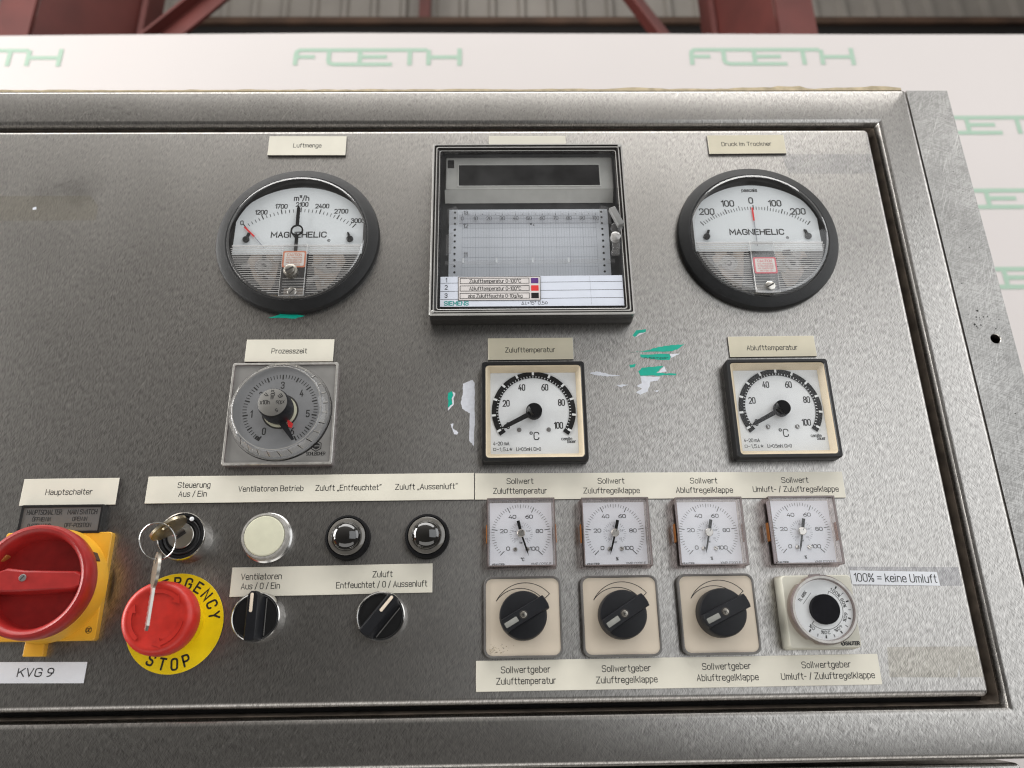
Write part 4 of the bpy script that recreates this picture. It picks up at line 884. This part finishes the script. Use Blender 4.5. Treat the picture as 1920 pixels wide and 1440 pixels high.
s_meter(75.9, 85.3, 'small clear square meter under the Zuluftregelklappe engraving, pointer just above zero', (2.0, 8.2), (-4.1, -14.2), '%', 0)
s_meter(137.3, 84.8, 'small clear square meter under the Abluftregelklappe engraving, pointer just above zero', (1.9, 8.3), (-3.5, -13.6), '%', 0)
s_meter(198.6, 84.8, 'small clear square meter at the end of its row, under the Umluft engraving', (1.9, 8.2), (-3.5, -13.4), '%', 0)

# ================================================================== square set point knobs
def k_knob(cx, cz, lab, ang, dirty):
    t = thing('setpoint_control', cx, cz, 0, lab, 'control knob', 'square set point knobs')
    b = MB(); o = 49.2
    b.loft([(rrect(o - .6, o - .6, 5), .05), (rrect(o, o, 5), 1.0), (rrect(o, o, 5), 4.2), (rrect(o - .8, o - .8, 4.8), 5.0), (rrect(o - 2.0, o - 2.0, 4.4), 5.0), (rrect(o - 3.0, o - 3.0, 4.0), 3.9)], 'grey_rim', end=False); b.build('frame', t)
    b = MB(); b.prism(rrect(o - 2.9, o - 2.9, 4.0), 3.0, 4.0, 'plate_cream'); pl = b.build('plate', t)
    b = MB(); D = 4.06
    def c3(p, q, r_, n=18):
        ax, ay, bx, by, cx_, cy_ = *p, *q, *r_
        d_ = 2 * (ax * (by - cy_) + bx * (cy_ - ay) + cx_ * (ay - by))
        ux = ((ax * ax + ay * ay) * (by - cy_) + (bx * bx + by * by) * (cy_ - ay) + (cx_ * cx_ + cy_ * cy_) * (ay - by)) / d_
        uy = ((ax * ax + ay * ay) * (cx_ - bx) + (bx * bx + by * by) * (ax - cx_) + (cx_ * cx_ + cy_ * cy_) * (bx - ax)) / d_
        rad = math.hypot(ax - ux, ay - uy); a0 = math.atan2(ay - uy, ax - ux); a1 = math.atan2(cy_ - uy, cx_ - ux)
        return [(ux + rad * math.cos(a0 + (a1 - a0) * i / n), uy + rad * math.sin(a0 + (a1 - a0) * i / n)) for i in range(n + 1)]
    A, B, C_, D_, E_ = (-16.6, 9.6), (1.6, 20.6), (17.2, 13.6), (13.2, 10.0), (-1.4, 17.2)
    b.ribbon(c3(A, B, C_) + c3(D_, E_, A)[:], .42, D, 'ink', False)
    if dirty:
        for _ in range(60):
            x = -21 + abs(random.gauss(0, 7)); z = -21.5 + abs(random.gauss(0, 2.2)); b.disc(x, z, random.uniform(.08, .32), D, 'sealant' if random.random() < .75 else 'hole', 6)
    b.build('plate_print', pl)
    b = MB(); b.lathe([(14.6, 4.05), (14.8, 9), (14.6, 15), (14.0, 16.2), (12.6, 16.5)], 'knob', n=72); kb = b.build('knob', t)
    c_, s_ = math.cos(R(ang)), math.sin(R(ang))
    rot = lambda x, z: (x * c_ - z * s_, x * s_ + z * c_)
    b = MB(); rings = []
    for (x0, x1, hw, d_) in ((-14.6, 16.6, 4.5, 9), (-14.4, 16.4, 4.3, 19.4), (-13.8, 15.8, 3.8, 20.4)):
        pl_ = [(x1 - .6, -hw), (x1, -hw * .5), (x1, hw * .5), (x1 - .6, hw), (x0 + .9, hw), (x0, hw * .5), (x0, -hw * .5), (x0 + .9, -hw)]
        rings.append(([rot(*p) for p in pl_], d_))
    b.loft(rings, 'knob'); gp = b.build('grip', kb)
    b = MB(); b.rbox(*rot(-8.6, -.2), 8.6, 3.2, .5, 20.42, 20.6, .1, 'grey_mark', rot=ang); b.build('index_mark', gp)
    b = MB(); b.lathe([(2.7, 20.45), (2.5, 20.5)], 'hole', n=28); b.lathe([(1.9, 20.55), (1.5, 20.75)], 'bronze', n=24)
    for a in (20, 110): b.ribbon([pol(1.2, a), pol(1.2, a + 180)], .5, 20.79, 'hole', round_=False)
    b.build('knob_screw', gp)
k_knob(14.7, 33.9, 'black knob on a cream square plate with a rusty dirty lower corner', 29.5, True)
k_knob(76.4, 33.7, 'black knob on a clean cream square plate, its grip turned most steeply', 32, False)
k_knob(138.3, 33.9, 'black knob on a cream square plate next to the pale grey dial box', 25, False)
t = thing('setpoint_dial', 200.6, 34.0, 0, 'pale grey box with a clear rimmed percent dial and flat black centre', 'control knob')
b = MB(); b.loft([(rrect(46.4, 45.2, 2), .05), (rrect(46.2, 45, 2), 2.0), (rrect(44.6, 44.0, 2.4), 10.4), (rrect(43.4, 42.8, 2.2), 11.2)], 'grey_box'); b.build('box', t)
b = MB(); n = 90; lob = lambda i: -.9 if (i % 30) < 3 else 0
dx, dz = -.3, .6
b.loft([(circ(20.9, n, dx, dz, wob=lob), 11.3), (circ(20.9, n, dx, dz, wob=lob), 17.6), (circ(20.0, n, dx, dz), 19.2), (circ(18.6, n, dx, dz), 19.2), (circ(18.0, n, dx, dz), 16.8)], ['brown_clear', 'brown_rim', 'clear_rim', 'brown_rim', 'brown_rim'], end=False)
b.prism([(dx - 5.6, dz + 19.6), (dx + 1.6, dz + 20.2), (dx + 2.2, dz + 22), (dx - 4.6, dz + 21.6)], 12, 14.4, 'brown_rim'); b.build('clear_ring', t)
b = MB(); b.lathe([(18.0, 12), (18.0, 16.6)], 'dial_white', dx, dz); dl = b.build('dial', t)
b = MB(); D = 16.66
for i in range(11):
    a = 36.5 + 18.35 * i; big = i % 2 == 0
    b.ribbon([pol(17.0, a, dx, dz), pol(15.2, a, dx, dz)], .8 if big else .35, D, 'ink', round_=False)
for i, s_ in enumerate(('100%', '80%', '60%', '40%', '20%', '0%')): arctext(b, s_, 13.6, 36.5 + 36.7 * i + (4 if i == 0 else 0), 8.2, 1.75, D, 'ink', wt=.17, cx=dx, cz=dz, sx=1.35)
b.ribbon([pol(9.8, 24, dx, dz)] + arc(11.9, 24, 226, 40, dx, dz) + [pol(9.8, 226, dx, dz)], .28, D, 'ink', False)
text(b, 'TL 481X', -12.3, 8.6, 1.7, D, 'ink', wt=.18, rot=48); b.ribbon([(-12.6, 4.0), (-6.8, 10.6)], .22, D, 'ink', round_=False); b.build('dial_print', dl)
b = MB(); b.lathe([(9.0, 16.7), (9.0, 19.6), (8.7, 20.0)], 'cap_black', dx, dz, n=56); b.build('centre_cap', t)
b = MB(); text(b, 'SAUTER', 16.6, -19.3, 1.9, 11.26, 'ink', width=8.6, wt=.3); b.disc(10.7, -19.3, 1.4, 11.24, 'ink', 20); b.ribbon([(10.4, -18.6), (10.9, -19.4), (10.6, -20.2)], .4, 11.27, 'grey_box', round_=False); b.build('maker_print', t)

# ================================================================== lamps
t = thing('indicator_lamp', -150.2, 85.4, 0, 'flat cream indicator lamp in a clear stepped ring', 'indicator lamp')
b = MB(); b.lathe([(16.2, .05), (16.2, 3.0), (15.2, 3.6), (15.4, 5.2), (14.8, 5.9), (15.0, 8.6), (14.4, 10.2), (13.4, 10.4), (12.9, 9.6)], ['chrome', 'chrome', 'clear_rim', 'clear_rim', 'clear_rim', 'clear_rim', 'clear_rim', 'clear_rim', 'clear_rim'], n=80, cap=False); b.build('ring', t)
b = MB(); b.lathe([(12.9, 4), (12.9, 9.9), (12.2, 10.5), (8, 10.6)], 'lamp_cream', n=64); b.build('lens', t)
def dome_lamp(cx, cz, lab):
    t = thing('indicator_lamp', cx, cz, 0, lab, 'indicator lamp', 'dark domed indicator lamps')
    b = MB(); n = 120; kn_ = lambda i: -.25 * (i % 2)
    b.loft([(circ(14.3, n), .05), (circ(14.5, n, wob=kn_), .8), (circ(14.3, n, wob=kn_), 6.0), (circ(13.8, n), 7.6), (circ(12.6, n), 8.2), (circ(12.0, n), 7.4)], 'black_matte', end=False); b.build('ring', t)
    b = MB(); pr = [(12.0, 7.0), (11.8, 8.2), (10.4, 8.9), (9.6, 9.0)]; b.lathe(pr, 'lamp_ring', n=64, cap=False); ring = b.build('lens_rim', t)
    b = MB(); b.lathe([(9.7, 8.6)] + [(9.6 * math.cos(R(a)), 9.0 + 6.4 * math.sin(R(a))) for a in (0, 12, 24, 36, 48, 60, 72, 82, 89)], 'lamp_dark', n=64); b.build('lens', t)
dome_lamp(-97.9, 84.6, 'dark domed indicator lamp beneath the Entfeuchtet engraving')
dome_lamp(-46.5, 84.9, 'dark domed indicator lamp beneath the Aussenluft engraving')

# ================================================================== selector switches
def selector(cx, cz, ang, lab):
    t = thing('selector_switch', cx, cz, 0, lab, 'selector switch', 'black selector switches')
    b = MB(); b.lathe([(15.6, .05), (15.5, 2.0), (15.2, 9.5), (14.9, 11.4), (14.4, 11.9), (13.9, 11.6)], 'chrome', n=80, cap=False); b.build('collar', t)
    b = MB(); b.lathe([(13.9, 6), (13.9, 11.3), (13.3, 11.7), (12.8, 11.2)], 'black', n=64); b.build('insert', t)
    c_, s_ = math.cos(R(-ang)), math.sin(R(-ang)); rot = lambda x, z: (x * c_ - z * s_, x * s_ + z * c_)
    b = MB(); rings = []
    for hw, z0, z1, d_ in ((5.2, -14.4, 14.0, 11), (4.6, -14.6, 14.8, 15.5), (3.4, -14.2, 14.9, 19.6), (2.9, -13.7, 14.5, 20.2)):
        rings.append(([rot(*p) for p in ((-hw, z0 + 1), (-hw * .5, z0), (hw * .5, z0), (hw, z0 + 1), (hw, z1 - 2.2), (hw * .45, z1), (-hw * .45, z1), (-hw, z1 - 2.2))], d_))
    b.loft(rings, 'knob'); hd_ = b.build('handle', t)
    b = MB(); b.rbox(*rot(-.6, 8.0), 1.9, 11.4, .9, 20.22, 20.5, .1, 'cream_mark', rot=-ang); b.build('index_line', hd_)
    b = MB(); p, q = rot(6.2, 11.0), rot(6.2, -11.0); b.ribbon([p, q], .5, 11.75, 'grey_rim', round_=False); b.build('insert_groove', t)
selector(-150.3, 35.4, 0, 'black selector switch turned upright beside the emergency stop')
selector(-73.4, 34.9, 39, 'black selector switch turned diagonally under the Zuluft engraving')

# ================================================================== emergency stop
t = thing('emergency_stop', -203.5, 33.3, 0, 'red mushroom emergency stop button on a yellow disc', 'emergency stop')
b = MB(); b.loft([(circ(30.3, 96), .05), (circ(30.3, 96), .7), (circ(30.1, 96), .85)], ['edge_dark', 'yellow_disc', 'yellow_disc']); dc = b.build('legend_disc', t)
b = MB(); arctext(b, 'EMERGENCY', 24.6, 14 - 0.5, 16.6, 6.2, .9, 'ink', wt=.19, sx=1.0); b.build('lettering', dc)
b = MB()
for s_, x, z, ro in (('S', -11.4, -21.6, -24), ('T', -4.2, -24.2, -9), ('O', 3.2, -24.4, 7), ('P', 10.2, -22.2, 22)): text(b, s_, x, z, 6.4, .9, 'ink', wt=.19, rot=ro, sx=.95)
b.build('lettering', dc)
b = MB(); b.lathe([(16.6, .9), (16.4, 6), (15.4, 14), (14.6, 19)], 'yellow_disc', 1.4, .6, n=64); b.build('collar', t)
b = MB(); n = 160; kn_ = lambda i: -.22 * (i % 2)
ox, oz = 1.6, 1.1
b.loft([(circ(15.5, n, ox, oz), 18.6), (circ(20.2, n, ox, oz), 19.6), (circ(21.5, n, ox, oz, wob=kn_), 20.6), (circ(21.7, n, ox, oz, wob=kn_), 24.4), (circ(21.6, n, ox, oz), 25.4), (circ(21.4, n, ox, oz), 29), (circ(20.6, n, ox, oz), 31.6), (circ(19.2, n, ox, oz), 33.0), (circ(17.4, n, ox, oz), 33.5), (circ(16.2, n, ox, oz), 33.2), (circ(10, n, ox, oz), 33.0)], 'red', start=True); rb = b.build('mushroom_button', t)
b = MB(); D = 33.75
for a in (20, 140, 260):
    o_, i_ = arc(16.4, a - 42, a + 22, 14, ox, oz), arc(14.0, a - 42, a + 22, 14, ox, oz)
    b.loft([(o_, 32.9), (o_, D), (i_, D), (i_, 32.9)], ['red_dark', 'red', 'red_dark', 'red_dark'], end=False, closed=False)
    b.prism([pol(18.0, a + 22, ox, oz), pol(15.2, a + 40, ox, oz), pol(12.2, a + 22, ox, oz)], 32.9, D, 'red', side='red_dark')
b.build('arrow_relief', rb)

# ================================================================== key lock, ring and keys
t = thing('key_switch', -201.9, 85.6, 0, 'black and chrome key operated switch with a white dot', 'key switch')
b = MB(); b.lathe([(15.8, .05), (15.7, 2), (15.3, 11.5), (15.0, 13.2), (14.7, 13.5), (14.3, 13.0)], 'chrome', n=80, cap=False); b.build('collar', t)
b = MB(); b.lathe([(14.3, 6), (14.3, 13.0), (13.0, 13.2), (12.2, 12.0), (11.2, 12.8), (10.2, 11.6), (9.0, 12.0), (8.4, 10.6)], 'black', n=64, cap=True); b.build('insert', t)
b = MB(); b.lathe([(8.3, 6), (8.3, 11.6), (8.0, 11.9)], 'nickel', -.9, .4, n=48); b.rbox(-.9, .4, 7.6, 1.8, .3, 11.92, 12.0, .05, 'hole', rot=36); b.build('lock_cylinder', t)
b = MB(); b.lathe([(1.45, 13.2), (1.35, 13.6), (.9, 13.8)], 'dial_white', 5.6, 10.6, n=20); b.build('index_dot', t)
def key(name, lab, org, ax_s, ax_t, teeth=True, bow='brass_nickel'):
    """flat key: bow round the origin, blade running along -ax_t; ax_s across. Axes are panel (x, z, d) vectors"""
    s_, t_ = Vector(ax_s).normalized(), Vector(ax_t).normalized(); nrm = s_.cross(t_)
    o = thing(name, org[0], org[1], org[2], lab, 'key', 'two keys on one ring')
    def sheet(outline, th, nm, k, hole=None):
        b = MB(); n = len(outline)
        fr, bk = [s_ * x + t_ * y + nrm * th / 2 for x, y in outline], [s_ * x + t_ * y - nrm * th / 2 for x, y in outline]
        if hole:
            hf, hb = [s_ * x + t_ * y + nrm * th / 2 for x, y in hole], [s_ * x + t_ * y - nrm * th / 2 for x, y in hole]
            loops = [hb, bk, fr, hf, hb]
        else: loops = [bk, fr]
        base = len(b.v)
        for lp in loops: b.v += [tuple(p) for p in lp]
        kk = b.key(k)
        for a in range(len(loops) - 1):
            for q in range(n): b.f.append([base + a * n + q, base + a * n + (q + 1) % n, base + (a + 1) * n + (q + 1) % n, base + (a + 1) * n + q]); b.m.append(kk)
        if not hole:
            b.f.append([base + q for q in range(n)][::-1]); b.m.append(kk); b.f.append([base + n + q for q in range(n)]); b.m.append(kk)
        return b.build(nm, o)
    n = 40
    sheet([(11.6 * math.cos(2 * math.pi * i / n), 10.6 * math.sin(2 * math.pi * i / n)) for i in range(n)], 1.7, 'bow', bow, [(2.6 * math.cos(2 * math.pi * i / n), 5.6 + 1.9 * math.sin(2 * math.pi * i / n)) for i in range(n)])
    bl = [(-4, -9.6), (4, -9.6), (4, -31), (1.5, -34)]
    if teeth:
        y = -33.0
        while y < -13: bl.append((-3.6 - random.uniform(0, .6), y)); bl.append((-1.2 - random.uniform(0, .8), y + 1.5)); y += 3.0
    sheet(bl, 1.5, 'blade', 'nickel')
    return o
# key in the lock: bow stands out of the panel, slot 36 degrees
a = R(36)
key('lock_key', 'flat key sitting in the key switch', (-203.4, 87.6, 29.5), (math.cos(a), math.sin(a), 0), (0, 0, 1))
rc = Vector((-205.3, 78.3, 38.0)); ru = Vector((1, 0.05, .05)).normalized(); rv = Vector((-.12, 1, .25)).normalized()
b = MB(); b.tube([tuple(rc + (ru * math.cos(2 * math.pi * i / 64) + rv * math.sin(2 * math.pi * i / 64)) * 10.9) for i in range(64)], .42, 'chrome', 8, True)
b.build('key_ring', label='thin steel wire ring joining the two keys', cat='key ring')
key('lock_key', 'flat key hanging edge on from the wire ring in front of the red button', (-202.7, 60.6, 40.5), (.50, -.10, .86), (.055, .99, .085), bow='bronze')

# ================================================================== main switch
t = thing('main_switch', -283.3, 56.8, 0, 'red rotary main switch with crossbar handle on a yellow square plate', 'main switch')
b = MB(); b.loft([(rrect(67.6, 66.8, 1.8), .05), (rrect(67.6, 66.8, 1.8), 4.4), (rrect(66.6, 65.8, 1.6), 5.0)], 'yellow'); pl = b.build('plate', t)
b = MB(); b.ribbon(circ(1.9, 28, 29.2, -27.2), .3, 5.05, 'ink', True); text(b, 'GE', 29.2, -27.2, 2.0, 5.05, 'ink', wt=.18); b.build('maker_mark', pl)
b = MB(); b.rbox(-2.5, -37.2, 12.2, 10, .4, .1, 4.6, .4, 'yellow'); b.build('bottom_tab', pl)
b = MB(); b.lathe([(35.2, 5.05), (34.6, 9), (33.8, 15.5), (33.0, 16.2), (30, 16.2)], 'yellow', 1.0, .2, n=96, cap=False)
b.build('collar', t)
b = MB(); p = pol(33.6, 62, 1.0, .2); b.rbox(p[0], p[1], 1.8, 6.4, .8, 12, 16.3, .2, 'rust_beam', rot=28); b.build('padlock_slot', t)
hx_, hz_ = 2.3, .2
b = MB(); b.lathe([(32.6, 16.3), (33.6, 18), (34.2, 24), (33.8, 28.4), (32.6, 30.2), (31.2, 30.6), (29.6, 29.8), (28.2, 27.6), (27.6, 20), (26.6, 17.4)], 'red_switch', hx_, hz_, n=96); hw = b.build('handle', t)
b = MB(); rings = []
for hh, d_ in ((7.4, 17.2), (6.6, 26.5), (6.2, 28.6), (5.2, 29.4)):
    pl_ = [(hx_ + 29.2 + (1.4 if d_ < 27 else -.5), hz_ + hh * .52), (hx_ + 24.8, hz_ + hh * .86), (hx_ - 6, hz_ + hh * .98), (hx_ - 16, hz_ + hh * 1.2), (hx_ - 24, hz_ + hh * .7), (hx_ - 28.6, hz_ + hh * .3), (hx_ - 28.6, hz_ - hh * .6), (hx_ - 22, hz_ - hh * 1.0), (hx_ - 6, hz_ - hh * .98), (hx_ + 24.8, hz_ - hh * .8), (hx_ + 29.2 + (1.4 if d_ < 27 else -.5), hz_ - hh * .5)]
    rings.append(([(x, z) for x, z in pl_], d_))
b.loft(rings, 'red_switch'); cbar = b.build('crossbar', hw)
screw('crossbar_screw', hw, -3.2, 2.0, 29.4, 29.9, 2.2, 'grey_rim', rot=40)
b = MB(); b.rbox(-23.5, 13.5, 2.6, 10, .8, 18, 23, .6, 'orange', rot=-42); b.build('padlock_tongue', hw)
t = thing('legend_plate', -284.2, 98.8, 0, 'grey legend plate in a black frame reading Hauptschalter and Main Switch', 'legend plate')
b = MB(); b.loft([(rrect(53.6, 19.0, .8), .05), (rrect(53.6, 19, .8), 4.8), (rrect(52.8, 18.2, .6), 5.4), (rrect(50.0, 15.6, .3), 5.4), (rrect(49.6, 15.2, .3), 4.9)], ['black', 'black', 'black', 'black', 'legend']); b.build('frame', t)
D = 4.96
for s_, x, z, wd, cap in (('HAUPTSCHALTER', -11.3, 4.6, 22.2, 3.0), ('ÖFFNEN IN', -12.4, .0, 11.6, 2.5), ('0-STELLUNG', -13.2, -4.2, 14.4, 2.5), ('MAIN SWITCH', 13.2, 4.6, 18.8, 3.0), ('OPEN IN', 12.2, .0, 9.2, 2.5), ('OFF-POSITION', 11.6, -4.0, 16.8, 2.5)): 
    b = MB(); text(b, s_, x, z, cap, D, 'ink', width=wd, wt=.15); b.build('lettering', t)
